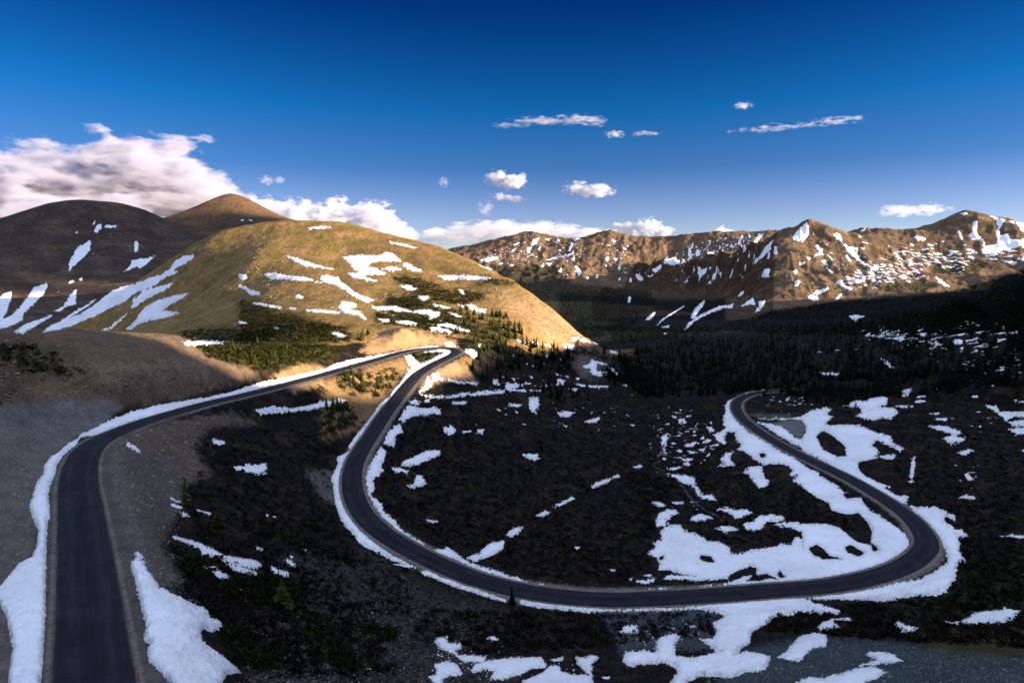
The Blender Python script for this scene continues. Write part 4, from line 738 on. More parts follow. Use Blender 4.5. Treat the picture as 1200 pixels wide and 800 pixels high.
# ------------------------------------------------------------------ snow patches
LBL = dict(bank='long white snow bank along the uphill edge of the near road', corner='thick snow slab with a lumpy edge beside the near road verge', streak='slanting snow streak on the dark slope between the two roads',
 bowl='small lone snow patch in the dark bowl below the upper road', litline='narrow sunlit snow line under the upper road', outer='ragged snow bank on the outer side of the road below the hairpin', apex='bright snow pieces around the tip of the hairpin bend',
 below='sunlit snow scrap on the tan bank just below the hairpin', lines='thin level snow lines running through the shade beside the first trees', inner='jagged snow bank on the inner edge of the road below the hairpin', hook='hooked snow patch inside the loop close to the road',
 trail='broken diagonal trail of snow crossing the dark basin', pond='branching snow patch on the brown flat by the tan slope', apron='string of sunlit snow at the foot of the tan hill nose', lower='narrow snow bank below the lowest stretch of road',
 front='large snowfield spilling from the lower road onto grey gravel', finger='snow finger between heath and blue grey gravel', bend='wide snow bank around the outside of the last bend', rightlow='snow patches on the gravel at the bottom edge',
 centre='broken snow sheet on stony ground below the lone small fir', wedge='small wedge of snow on the dark slope below the last bend', lens='bright lens of snow on the green slope', field='wide snowfield filling the inside of the last bend', islands='rounded snow islands beside the creek above the wide snowfield',
 tongue='ragged snow tongue between dark heath patches left of the lower road', ribbon='winding snow ribbon along the creek', east='broad snowfield with bare islands on the outer side of the straight road', stripe='thin upright stripe of snow beside the broad snowfield',
 clearing='snow in the clearing at the edge of the conifer wood', farright='snow patches around the grey pool at the far side of the heath', track='pale snow strip in a clearing inside the conifer wood',
 chute0='short snow chute cut by the frame edge on the dark mountain', chute1='broad blue white snow chute low on the dark mountain', chute2='thin low snow chute in the hollow under the dark mountain', long='longest branching snow chute running down the flank of the grassy hill', middle='middle snow chute on the flank of the grassy hill',
 fork='leaf shaped forked snow chute nearest the dark scrub', blade='blade shaped snow patch high on the dark mountain', shoulder='notched snow patch where the dark mountain meets the grassy hill', boot='boot shaped snow patch low on the dark mountain', upper='large stepped snowfield on the upper sunlit hill',
 sliver='tapering snow sliver left of the stepped snowfield', leaf='long low leaf of snow on the sunlit hill', slug='curved snow drift running down the middle of the sunlit hill', comb='comb edged snow drift above the dark scrub on the hill', terrace='ragged rows of snow on the terrace above the hairpin',
 bar='straight level snow bar high on the hill shoulder', seam='long thin diagonal snow seam at the foot of the buttresses', cirque='blue shaded snow in the hollow under the pointed peak', peakrib='bright snow rib running down beside the pointed peak', anvil='anvil shaped snow patch on the rounded summit', sheetright='broad bright snow apron under the rounded summit')
STUFFL = dict(gully='scraps of snow scattered on the slope between the roads', basin='small snow scraps scattered over the dark basin heath', treesnow='snow scraps lying between the shaded conifers', specks='small snow specks beside the lower road', rightfield='scattered snow scraps on the heath beyond the last bend',
 creek='small snow pieces along the creek bed', woodsnow='snow flecks between the trees of the conifer wood', leftbits='small snow flecks high on the dark mountain', hillbits='small snow scraps on the sunlit hill', ridgebits='snow flecks on the distant ribbed ridge', spurbits='snow streaks in the gullies of the rocky buttresses',
 peakbits='snow flecks on the pointed peak and the summit beside it', far='dense streaky snow flecks on the bench under the rounded summit')
keys = list(SF)
owner = np.zeros(U.size, np.int16); best = np.full(U.size, -99, np.float32)
for k, key in enumerate(keys):
    g = SF[key] > best; owner[g] = k; best[g] = SF[key][g]
lump = fbm(X / 3.2, Y / 3.2, 3, 401) * (R < 700) + fbm(X / 40, Y / 40, 2, 403) * (R >= 700) * .5
isb = np.isin(owner, [keys.index(k) for k in ('bank', 'corner', 'outer', 'bend', 'front', 'lower')])
TH2 = TH * np.where(isb, 2.3, 1.0)
OFF = np.where(SANY > 0, TH2 * (1 - np.exp(-np.maximum(SANY, 0) / 3.5)) * (1 + .8 * lump), np.maximum(SANY, -1.6) * TH * .55)
sq = SANY[QUADS]
qk = owner[QUADS[np.arange(len(QUADS)), sq.argmax(1)]]
qin = sq.max(1) > 0
def pieces(fi):
    """split a set of sheet faces into connected pieces, largest first"""
    left = set(fi.tolist()); out = []; w_ = NA - 1
    while left:
        st = [left.pop()]; comp = [st[0]]
        while st:
            f_ = st.pop()
            for g_f in (f_ - 1, f_ + 1, f_ - w_, f_ + w_, f_ - w_ - 1, f_ - w_ + 1, f_ + w_ - 1, f_ + w_ + 1):
                if g_f in left: left.remove(g_f); comp.append(g_f); st.append(g_f)
        out.append(comp)
    out.sort(key=len, reverse=True); return out
PLURAL = ('apex', 'lines', 'trail', 'apron', 'rightlow', 'centre', 'islands', 'farright', 'terrace', 'below')
SATT = {'rim': np.where(R < 900, .8 * np.clip(1 - SANY / 4.5, 0, 1), .25 * np.clip(1 - SANY / 2, 0, 1))}
SNOWOBJ = 0; crumbs = np.zeros(len(QUADS), bool)
for k, key in enumerate(keys):
    mk = qin & (qk == k)
    if mk.sum() < 2: print('no snow faces', key); continue
    if key in LBL and key not in PLURAL:
        pc_ = pieces(np.where(mk)[0]); m1 = np.zeros(len(QUADS), bool); m1[pc_[0]] = True; crumbs |= mk & ~m1
        link('snow_patch', sub_mesh('snow_patch', m1, OFF, SATT, M_SNOW), None, LBL[key], 'snow patch', 'snow patches left on the slopes')
    else: link('snow', sub_mesh('snow', mk, OFF, SATT, M_SNOW), None, LBL.get(key) or STUFFL[key], 'snow', None, 'stuff')
    SNOWOBJ += 1
link('snow', sub_mesh('snow', crumbs, OFF, SATT, M_SNOW), None, 'broken pieces of snow beside the larger patches', 'snow', None, 'stuff')
print('snow objs', SNOWOBJ, round(time.time() - T0, 1))

# ------------------------------------------------------------------ road
lat = np.array([-3.45, -3.35, -1.7, 0, 1.7, 3.35, 3.45])
zl = np.array([-.10, .02, .05, .07, .05, .02, -.10])
edge = np.array([1, 1, 0, 0, 0, 1, 1]) * 1.0
co = []; la_ = []
for l, z, e_ in zip(lat, zl, edge):
    j = l + e_ * .16 * fbm(RS / 2.3, RS * 0 + l, 3, 501)
    co.append(np.c_[RC[:, 0] + RN[:, 0] * j, RC[:, 1] + RN[:, 1] * j, RC[:, 2] + z]); la_.append(np.full(NS, (l + 3.45) / 6.9))
gi = np.arange(len(lat) * NS).reshape(len(lat), NS)
me = mesh_from('road', np.concatenate(co), np.stack([gi[:-1, :-1], gi[:-1, 1:], gi[1:, 1:], gi[1:, :-1]], -1).reshape(-1, 4)[:, ::-1], {'lat': np.concatenate(la_), 'along': np.concatenate([RS] * len(lat))}, M_ROAD)
structure('road', me, 'dark asphalt mountain road winding through a hairpin and a wide loop', 'road')

# ------------------------------------------------------------------ where a photo pixel falls on the ground
PIXV = np.full((800, 1200), -1, np.int64)
o_ = VI[np.argsort(-R[VI])]
xi = np.round(PX[o_]).astype(int); yi = np.round(PY[o_]).astype(int)
g = (xi >= 0) & (xi < 1200) & (yi >= 0) & (yi < 800)
PIXV[yi[g], xi[g]] = o_[g]
for _ in range(3):
    for ax, sh in ((0, 1), (0, -1), (1, 1), (1, -1)):
        r_ = np.roll(PIXV, sh, ax); PIXV = np.where(PIXV < 0, r_, PIXV)
def vert_at(x, y): return int(PIXV[min(799, max(0, int(round(y)))), min(1199, max(0, int(round(x))))])
def sample(view, poly, n, avoid=6.0, snow_ok=False):
    Pp = px(view, poly); out = []
    lo_, hi_ = Pp.min(0), Pp.max(0); tries = 0
    while len(out) < n and tries < 60:
        tries += 1
        q = rng.uniform(lo_, hi_, (max(64, n), 2)); q = q[poly_sd(Pp, q[:, 0], q[:, 1]) > 0]
        for x, y in q:
            v = vert_at(x, y)
            if v < 0 or RD[v] < avoid or (SANY[v] > -.3 and not snow_ok): continue
            out.append(v)
            if len(out) >= n: break
    return out

# ------------------------------------------------------------------ conifers
def fir(h, tiers, br, seed, slim=.17, ragged=.35):
    r_ = np.random.default_rng(seed); v = []; t = []
    for k in range(tiers):
        f_ = k / (tiers - 1); z = h * (.07 + .88 * f_); L0 = h * slim * (1 - f_ * .93) ** .85
        a0 = r_.uniform(0, 6.28)
        for b_ in range(br):
            if r_.random() < .10: continue
            an = a0 + b_ * 2 * pi / br + r_.normal(0, .25); L = L0 * (1 + r_.normal(0, ragged)); L = max(.04 * h * (1 - f_), L)
            dx, dy = cos(an), sin(an); w_ = L * .42 + .01 * h; zz = z + r_.normal(0, h * .012)
            i = len(v)
            v += [(0, 0, zz + .05 * h), (dx * L * .6 - dy * w_, dy * L * .6 + dx * w_, zz - .10 * L), (dx * L, dy * L, zz - .38 * L), (dx * L * .6 + dy * w_, dy * L * .6 - dx * w_, zz - .10 * L)]
            t += [(i, i + 1, i + 2), (i, i + 2, i + 3)]
    i = len(v); v += [(0, 0, h), (.02 * h, 0, h * .86), (-.01 * h, .017 * h, h * .86), (-.01 * h, -.017 * h, h * .86)]
    t += [(i, i + 1, i + 2), (i, i + 2, i + 3), (i, i + 3, i + 1)]
    return np.array(v), np.array(t)
def trunk(h, r0):
    v = []; q = []
    for k, (z, r_) in enumerate(((-.04, 1.2), (.12, 1), (.5, .6), (.9, .15))):
        for a_ in range(6): v.append((r0 * r_ * cos(a_ * pi / 3), r0 * r_ * sin(a_ * pi / 3), z * h))
    for k in range(3):
        for a_ in range(6): q.append((k * 6 + a_, k * 6 + (a_ + 1) % 6, k * 6 + 6 + (a_ + 1) % 6, k * 6 + 6 + a_))
    return np.array(v), np.array(q)
PROTO = []
for s in range(8):
    cv, ct = fir(1.0, 15, 9, 900 + s, slim=(.20, .24, .18, .27, .22, .25, .19, .29)[s]); tv, tq = trunk(1.0, .016)
    PROTO.append((mesh_from('crown', cv, np.zeros((0, 4), int), None, M_FIR, False, ct), mesh_from('trunk', tv, tq, None, M_BARK)))
PROTOD = [(mesh_from('crown', *(lambda p: (p[0], np.zeros((0, 4), int), None, M_FIRSHADE, False, p[1]))(fir(1.0, 14, 9, 930 + s, slim=(.16, .20, .14, .18)[s]))), PROTO[s][1]) for s in range(4)]
NTREE = 0
def tree(v, h, label, group, protos, name='conifer_tree'):
    global NTREE
    cm, tm = protos[NTREE % len(protos)]; NTREE += 1
    o = bpy.data.objects.new(name, None); C.objects.link(o)
    o.location = (X[v], Y[v], Z[v]); o.rotation_euler = (0, 0, rng.uniform(0, 6.28)); o.scale = (h * rng.uniform(.9, 1.2), h * rng.uniform(.9, 1.2), h)
    o['label'] = label; o['category'] = 'tree'
    if group: o['group'] = group
    link('crown', cm, o); link('trunk', tm, o)
    o.empty_display_size = .1
    return o
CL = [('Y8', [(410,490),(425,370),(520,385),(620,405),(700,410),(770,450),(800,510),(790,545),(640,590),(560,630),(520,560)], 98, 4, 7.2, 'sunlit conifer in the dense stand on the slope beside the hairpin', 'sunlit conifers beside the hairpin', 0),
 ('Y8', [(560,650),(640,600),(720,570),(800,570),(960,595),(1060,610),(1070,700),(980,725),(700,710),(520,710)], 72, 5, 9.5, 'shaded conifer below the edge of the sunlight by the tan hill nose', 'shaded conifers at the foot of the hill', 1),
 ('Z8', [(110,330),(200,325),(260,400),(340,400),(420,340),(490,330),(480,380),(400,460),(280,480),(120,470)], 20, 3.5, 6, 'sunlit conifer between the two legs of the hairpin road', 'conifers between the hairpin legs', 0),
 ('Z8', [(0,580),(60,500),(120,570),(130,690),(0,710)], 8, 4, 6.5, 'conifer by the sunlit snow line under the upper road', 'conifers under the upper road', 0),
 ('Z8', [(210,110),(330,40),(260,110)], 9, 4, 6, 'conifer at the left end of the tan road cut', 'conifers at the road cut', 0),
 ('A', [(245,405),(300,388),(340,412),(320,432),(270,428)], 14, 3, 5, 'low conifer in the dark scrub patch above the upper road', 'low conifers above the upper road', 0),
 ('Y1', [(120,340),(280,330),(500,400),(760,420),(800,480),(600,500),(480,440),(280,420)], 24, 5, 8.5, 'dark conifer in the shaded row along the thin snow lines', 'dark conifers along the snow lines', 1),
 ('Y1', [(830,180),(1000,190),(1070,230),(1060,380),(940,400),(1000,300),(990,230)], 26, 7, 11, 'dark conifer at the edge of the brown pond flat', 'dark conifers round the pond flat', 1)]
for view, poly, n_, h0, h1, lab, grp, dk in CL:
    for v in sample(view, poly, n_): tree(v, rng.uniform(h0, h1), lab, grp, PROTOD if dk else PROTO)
for (x, y, hp, lab, dk) in ((600, 708, 25, 'lone small dark fir standing against the snow of the lower road', 1), (217.5, 591, 30, 'yellow green young conifer alone on the slope below the near road', 0), (257, 618, 24, 'dim olive conifer right of the yellow green young conifer', 0),
                            (313, 684, 34, 'dark conifer standing at the end of the slanting snow streak', 1), (331, 712, 36, 'olive dark conifer just below the slanting snow streak', 0), (247, 533, 14, 'small conifer beside a snow scrap under the upper road', 0),
                            (676, 415, 11, 'golden lit conifer at the tip of the tan hill nose', 0), (654, 413, 11, 'sunlit conifer left of the golden one by the tan hill nose', 0), (634, 527, 14, 'small dark conifer alone in the middle of the basin', 1)):
    v = vert_at(x, y); tree(v, hp * R[v] / F * 1.02, lab, None, PROTOD if dk else PROTO)
# the wood: the nearest trees one by one, the rest as one mass
wood = sample('A', [(700,440),(745,412),(800,398),(1000,392),(1230,372),(1230,448),(1060,466),(980,470),(900,460),(860,462),(760,466)], 3800, snow_ok=False)
wood = [v for v in wood if n1[v] * 1.2 + n2[v] * .8 > -.22 + .16 * (UD[v] > 25)]
wood += sample('A', [(885,452),(1060,458),(1050,470),(1000,478),(890,464)], 70)
wood.sort(key=lambda v: R[v])
for v in wood[:20 + 0]: pass
near_n = max(0, 298 - NTREE)
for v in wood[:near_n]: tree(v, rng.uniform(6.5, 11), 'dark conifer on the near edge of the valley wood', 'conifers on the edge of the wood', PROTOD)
def merged(vs, hs, protos, mat, name, label, slimj=.2):
    co = []; tr = []; n0 = 0
    for v, h in zip(vs, hs):
        pv, pt = protos[rng.integers(len(protos))]
        a_ = rng.uniform(0, 6.28); c_, s_2 = cos(a_), sin(a_); sx = h * rng.uniform(1 - slimj, 1 + slimj)
        co.append(np.c_[(pv[:, 0] * c_ - pv[:, 1] * s_2) * sx + X[v], (pv[:, 0] * s_2 + pv[:, 1] * c_) * sx + Y[v], pv[:, 2] * h + Z[v]]); tr.append(pt + n0); n0 += len(pv)
    me = mesh_from(name, np.concatenate(co), np.zeros((0, 4), int), None, mat, False, np.concatenate(tr))
    return link(name, me, None, label, 'woodland', None, 'stuff')
LOW = [fir(1.0, 7, 6, 950 + s, slim=.19) for s in range(4)]; TINY = [fir(1.0, 4, 4, 960 + s, slim=.22) for s in range(4)]
rest = wood[near_n:]
merged(rest, rng.uniform(5, 10, len(rest)) * (1 + .35 * rng.random(len(rest)) ** 4), LOW, M_FIRSHADE, 'conifer_wood', 'dark conifer wood covering the valley floor')
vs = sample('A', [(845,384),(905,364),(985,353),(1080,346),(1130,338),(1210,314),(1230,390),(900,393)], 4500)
merged(vs, rng.uniform(9, 15, len(vs)), TINY, M_FIRSHADE, 'conifer_wood', 'dark blue forest on the lower slope under the far peaks')
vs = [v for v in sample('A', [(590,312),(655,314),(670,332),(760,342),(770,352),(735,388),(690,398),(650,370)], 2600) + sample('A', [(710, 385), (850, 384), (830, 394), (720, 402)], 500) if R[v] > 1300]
merged(vs, rng.uniform(12, 20, len(vs)), TINY, M_FIRSHADE, 'conifer_wood', 'forest on the far valley floor between the hill and the ridge')
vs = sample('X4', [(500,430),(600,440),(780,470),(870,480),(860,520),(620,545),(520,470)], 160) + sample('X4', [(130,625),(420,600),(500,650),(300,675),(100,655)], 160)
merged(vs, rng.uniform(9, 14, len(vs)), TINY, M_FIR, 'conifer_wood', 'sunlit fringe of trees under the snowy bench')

# ------------------------------------------------------------------ scrub, stones
def clump(seed, nl):
    r_ = np.random.default_rng(seed); v = []; t = []
    for k in range(nl):
        d = r_.normal(0, 1, 3); d /= np.linalg.norm(d); d[2] = abs(d[2]) * .75; p = d * r_.uniform(.45, 1.0)
        e1_ = r_.normal(0, 1, 3); e2_ = r_.normal(0, 1, 3); s_3 = r_.uniform(.16, .34)
        i = len(v); v += [tuple(p + e1_ * s_3 * .6), tuple(p + e2_ * s_3 * .6), tuple(p - (e1_ + e2_) * s_3 * .4)]; t.append((i, i + 1, i + 2))
    return np.array(v), np.array(t)
CLUMP = [clump(970 + s, 26) for s in range(6)]
vs = sample('A', [(240,520),(330,500),(395,520),(390,600),(430,640),(480,665),(480,720),(400,720),(330,700),(250,650),(210,600)], 1000, 7)
vs += sample('A', [(455,520),(480,470),(560,470),(760,470),(850,470),(850,540),(800,560),(770,600),(760,660),(730,685),(620,675),(520,640),(450,600),(435,570)], 3600, 7)
vs += sample('A', [(840,520),(900,560),(1000,600),(1005,640),(940,630),(830,640),(780,560)], 700, 7) + sample('A', [(980,470),(1200,450),(1200,690),(1120,700),(1100,600),(1060,570)], 1700, 7) + sample('A', [(500,715),(860,720),(840,745),(560,770),(480,750)], 700, 7) + sample('A', [(880,720),(1200,690),(1200,760),(900,740)], 900, 7)
vs += sample('A', [(200,640),(330,660),(430,720),(470,790),(330,795),(270,740),(215,690)], 700, 7)
merged(vs, rng.uniform(.45, 1.25, len(vs)), CLUMP, M_SCRUB, 'scrub', 'low dark willow scrub over the basin floor', .3)['category'] = 'scrub'
vs = []
for view, poly, n_ in (('Y7', [(0,540),(300,620),(560,700),(700,760),(680,800),(300,800),(0,800)], 900), ('Y7', [(430,690),(560,690),(690,720),(640,780),(500,760)], 120), ('Y8', [(90,200),(240,210),(340,250),(420,300),(560,310),(600,320),(480,360),(320,330),(160,280)], 420), ('Y8', [(60,320),(220,310),(320,350),(440,390),(400,470),(200,470),(60,380)], 420),
                      ('Y8', [(600,215),(760,230),(780,250),(660,250),(580,240)], 60), ('Y8', [(0,400),(300,430),(430,480),(400,520),(200,480),(0,450)], 260), ('Y8', [(420,270),(590,300),(560,320),(420,310)], 60), ('A', [(205,388),(330,384),(400,412),(390,420),(300,434),(250,420)], 900), ('Z2', [(0,90),(120,90),(220,125),(370,215),(300,225),(150,205),(0,185)], 60), ('Z8', [(590,195),(760,192),(740,230),(640,255)], 40), ('Z8', [(60,330),(480,300),(500,380),(380,500),(100,480)], 120), ('Z8', [(0,520),(140,520),(230,600),(260,660),(0,780)], 100)):
    vs += sample(view, poly, n_)
bs = []
for view, poly, n_ in (('Z4', [(30,60),(100,50),(180,110),(160,160),(60,140)], 26), ('Z4', [(190,170),(350,150),(480,150),(600,190),(640,300),(500,330),(420,280),(250,230)], 90), ('Z4', [(560,330),(700,320),(900,440),(920,560),(780,580),(600,460)], 80), ('Z4', [(600,0),(840,10),(850,80),(700,60)], 40), ('Z4', [(230,390),(340,420),(480,500),(480,600),(320,560),(220,480)], 50), ('Z4', [(880,360),(1060,400),(1050,450),(920,420)], 24), ('Z3', [(380,560),(640,500),(800,600),(620,640),(420,620)], 50), ('Z7', [(840,160),(1156,140),(1156,370),(800,330)], 60), ('Y2', [(0,580),(200,620),(330,700),(260,780),(0,790)], 60)):
    bs += sample(view, poly, n_)
merged(bs, rng.uniform(.8, 2.0, len(bs)), CLUMP, M_BUSH, 'scrub', 'dark olive bushes on the shaded slopes below the roads', .3)['category'] = 'scrub'
merged(vs, rng.uniform(.8, 2.6, len(vs)), CLUMP, M_KRUM, 'scrub', 'dark green scrub patches on the hill foot', .3)['category'] = 'scrub'
def rock(seed):
    r_ = np.random.default_rng(seed); t_ = (1 + 5 ** .5) / 2
    v = np.array([(-1,t_,0),(1,t_,0),(-1,-t_,0),(1,-t_,0),(0,-1,t_),(0,1,t_),(0,-1,-t_),(0,1,-t_),(t_,0,-1),(t_,0,1),(-t_,0,-1),(-t_,0,1)]) / 1.9
    t = np.array([(0,11,5),(0,5,1),(0,1,7),(0,7,10),(0,10,11),(1,5,9),(5,11,4),(11,10,2),(10,7,6),(7,1,8),(3,9,4),(3,4,2),(3,2,6),(3,6,8),(3,8,9),(4,9,5),(2,4,11),(6,2,10),(8,6,7),(9,8,1)])
    return v * r_.uniform(.6, 1.25, (12, 1)) * np.array([1, r_.uniform(.6, 1), r_.uniform(.4, .8)]), t
ROCK = [rock(980 + s) for s in range(6)]
vs = sample('A', [(335,655),(420,640),(500,690),(580,715),(560,760),(600,800),(280,800),(300,720)], 3000, 7) + sample('Z4', [(480,560),(560,500),(760,540),(780,640),(500,640)], 300, 7)
vs += sample('A', [(700,718),(850,714),(850,760),(730,770)], 900, 6) + sample('A', [(860,765),(960,748),(1050,754),(1200,772),(1200,800),(820,800)], 2200, 6) + sample('A', [(150,640),(185,660),(270,740),(230,740),(160,690)], 200, 6)
hs = rng.lognormal(-2.35, .45, len(vs)).clip(.04, .4)
i_ = [v for v in np.where((RD > 5.6) & (RD < 7.8) & (RSIDE < 0) & (PX < 200) & (R < 170) & VIS)[0]]
i_ = list(rng.choice(i_, min(1600, len(i_)), replace=False))
merged(vs + i_, np.r_[hs, rng.uniform(.05, .16, len(i_))], ROCK, M_STONE, 'stones', 'loose grey stones on the slopes below the road', .2)['category'] = 'stones'

M_EARTH = leaf_mat('brown stones', (.10, .075, .055), (.30, .23, .17), .5)
vs = sample('Z2', [(0,60),(300,60),(600,90),(850,130),(1000,260),(700,330),(400,310),(100,320),(0,340)], 2600, 7) + sample('Z2', [(480,520),(640,430),(800,400),(1000,385),(900,440),(820,520),(880,640),(760,700),(640,800),(480,800),(430,620)], 1600, 6) + sample('A', [(140,560),(200,530),(215,600),(215,690),(170,690),(155,640)], 500, 6) + sample('A', [(0,500),(60,500),(45,600),(20,700),(0,720)], 500, 6)
merged(vs, rng.lognormal(-1.75, .5, len(vs)).clip(.06, .7) * np.clip(R[vs] / 170, .5, 1.4), ROCK, M_EARTH, 'stones', 'brown stones strewn over the slopes above and below the near road', .2)['category'] = 'stones'
vs = sample('Y8', [(560,230),(900,330),(1130,500),(1100,560),(900,520),(760,400),(600,330)], 700) + sample('Y7', [(0,60),(800,80),(1060,200),(1000,560),(0,520)], 1500) + sample('Y6', [(1000,400),(1170,230),(1170,700),(1000,560)], 400)
merged(vs, rng.lognormal(-.5, .45, len(vs)).clip(.3, 2), ROCK, M_EARTH, 'stones', 'brown rocks dotted over the sunlit hill', .2)['category'] = 'stones'
# ------------------------------------------------------------------ creek, markers, twigs
def ribbon(pts, w_):
    P_ = []
    for x, y in pts:
        v = vert_at(x, y); P_.append((X[v], Y[v], Z[v]))
    P_ = spline(np.array(P_), 8); T_ = np.gradient(P_[:, :2], axis=0); T_ /= np.linalg.norm(T_, axis=1)[:, None] + 1e-9
    ww = w_ * (1 + .6 * fbm(np.arange(len(P_)) / 3, np.arange(len(P_)) * 0., 2, 511))
    co = np.concatenate([np.c_[P_[:, 0] - T_[:, 1] * s_4 * ww, P_[:, 1] + T_[:, 0] * s_4 * ww, P_[:, 2] + .14] for s_4 in (-1, 0, 1)])
    g_i = np.arange(3 * len(P_)).reshape(3, len(P_))
    return mesh_from('creek', co, np.stack([g_i[:-1, :-1], g_i[:-1, 1:], g_i[1:, 1:], g_i[1:, :-1]], -1).reshape(-1, 4), None, M_WATER)
structure('creek', ribbon([(797, 488), (799, 495), (795, 505), (786, 512), (778, 520), (777, 530), (773, 540), (766, 546), (778, 552), (790, 560), (800, 570), (808, 582), (818, 592), (826, 598), (840, 604), (848, 612)], .55), 'small creek winding through the basin scrub', 'creek')
for n_, (x, y, lab) in enumerate(((131, 606, 'small orange marker on the gravel verge of the near road'), (55, 698, 'thin orange marker between the snow bank and the near road'), (163, 799, 'orange marker on the verge at the bottom edge'))):
    v = vert_at(x, y); o = bpy.data.objects.new('road_marker', None); C.objects.link(o); o.location = (X[v], Y[v], Z[v]); o['label'] = lab; o['category'] = 'road marker'; o['group'] = 'orange markers along the road'
    tv, tq = trunk(1.0, .035); link('post', mesh_from('post', tv, tq, None, M_BARK), o)
    bx = np.array([(a_, b_, c_) for c_ in (.55, 1.05) for a_, b_ in ((-.1, -.04), (.1, -.04), (.1, .04), (-.1, .04))]); bq = [(0, 1, 5, 4), (1, 2, 6, 5), (2, 3, 7, 6), (3, 0, 4, 7), (4, 5, 6, 7), (3, 2, 1, 0)]
    link('reflector_panel', mesh_from('reflector_panel', bx, bq, None, M_POST, False), o)
def twigs(v, s_, label):
    co = []; q = []
    for k in range(16):
        a_ = rng.uniform(0, 6.28); l = rng.uniform(.7, 1.2) * s_; d = np.array([cos(a_) * .45, sin(a_) * .45, 1.0]); b0 = np.array([cos(a_), sin(a_), 0]) * .15 * s_
        side = np.array([-sin(a_), cos(a_), 0]) * .03
        i = len(co); co += [b0 - side, b0 + side, b0 + d * l + side * .3, b0 + d * l - side * .3, b0 + [0, 0, 0.] + side[[1, 0, 2]], b0 + d * l * .9]; q.append((i, i + 1, i + 2, i + 3)); q.append((i, i + 4, i + 5, i + 2))
    o = link('shrub', mesh_from('shrub', np.array(co), q, None, M_BARK, False), None, label, 'shrub'); o.location = (X[v], Y[v], Z[v])
twigs(vert_at(987, 677), 1.6, 'bare twiggy shrub poking through the snowfield next to the road'); twigs(vert_at(913, 675), 1.0, 'small dark twiggy shrub in the wide snowfield')

# ------------------------------------------------------------------ clouds: closed bodies filled with even vapour
def ico_sphere():
    v, t = rock(1); t_ = (1 + 5 ** .5) / 2
    v = np.array([(-1,t_,0),(1,t_,0),(-1,-t_,0),(1,-t_,0),(0,-1,t_),(0,1,t_),(0,-1,-t_),(0,1,-t_),(t_,0,-1),(t_,0,1),(-t_,0,-1),(-t_,0,1)]); v /= np.linalg.norm(v, axis=1)[:, None]
    v = [tuple(p) for p in v]; t = [tuple(f_) for f_ in t]
    for _ in range(2):
        nt_ = []; mid = {}
        def mp(a_, b_):
            k_ = (min(a_, b_), max(a_, b_))
            if k_ not in mid:
                m_ = np.array(v[a_]) + np.array(v[b_]); m_ /= np.linalg.norm(m_); v.append(tuple(m_)); mid[k_] = len(v) - 1
            return mid[k_]
        for a_, b_, c_ in t:
            ab, bc, ca_ = mp(a_, b_), mp(b_, c_), mp(c_, a_); nt_ += [(a_, ab, ca_), (b_, bc, ab), (c_, ca_, bc), (ab, bc, ca_)]
        t = nt_
    return np.array(v), np.array(t)
IV, IT = ico_sphere()
def vapour(name, dens, aniso=.35):
    m = bpy.data.materials.new(name); m.use_nodes = True; nt = m.node_tree; nt.nodes.clear()
    o = nt.nodes.new('ShaderNodeOutputMaterial'); p = nt.nodes.new('ShaderNodeVolumePrincipled')
    p.inputs['Color'].default_value = (.995, .995, .995, 1); p.inputs['Density'].default_value = dens; p.inputs['Anisotropy'].default_value = aniso
    nt.links.new(p.outputs[0], o.inputs['Volume']); return m
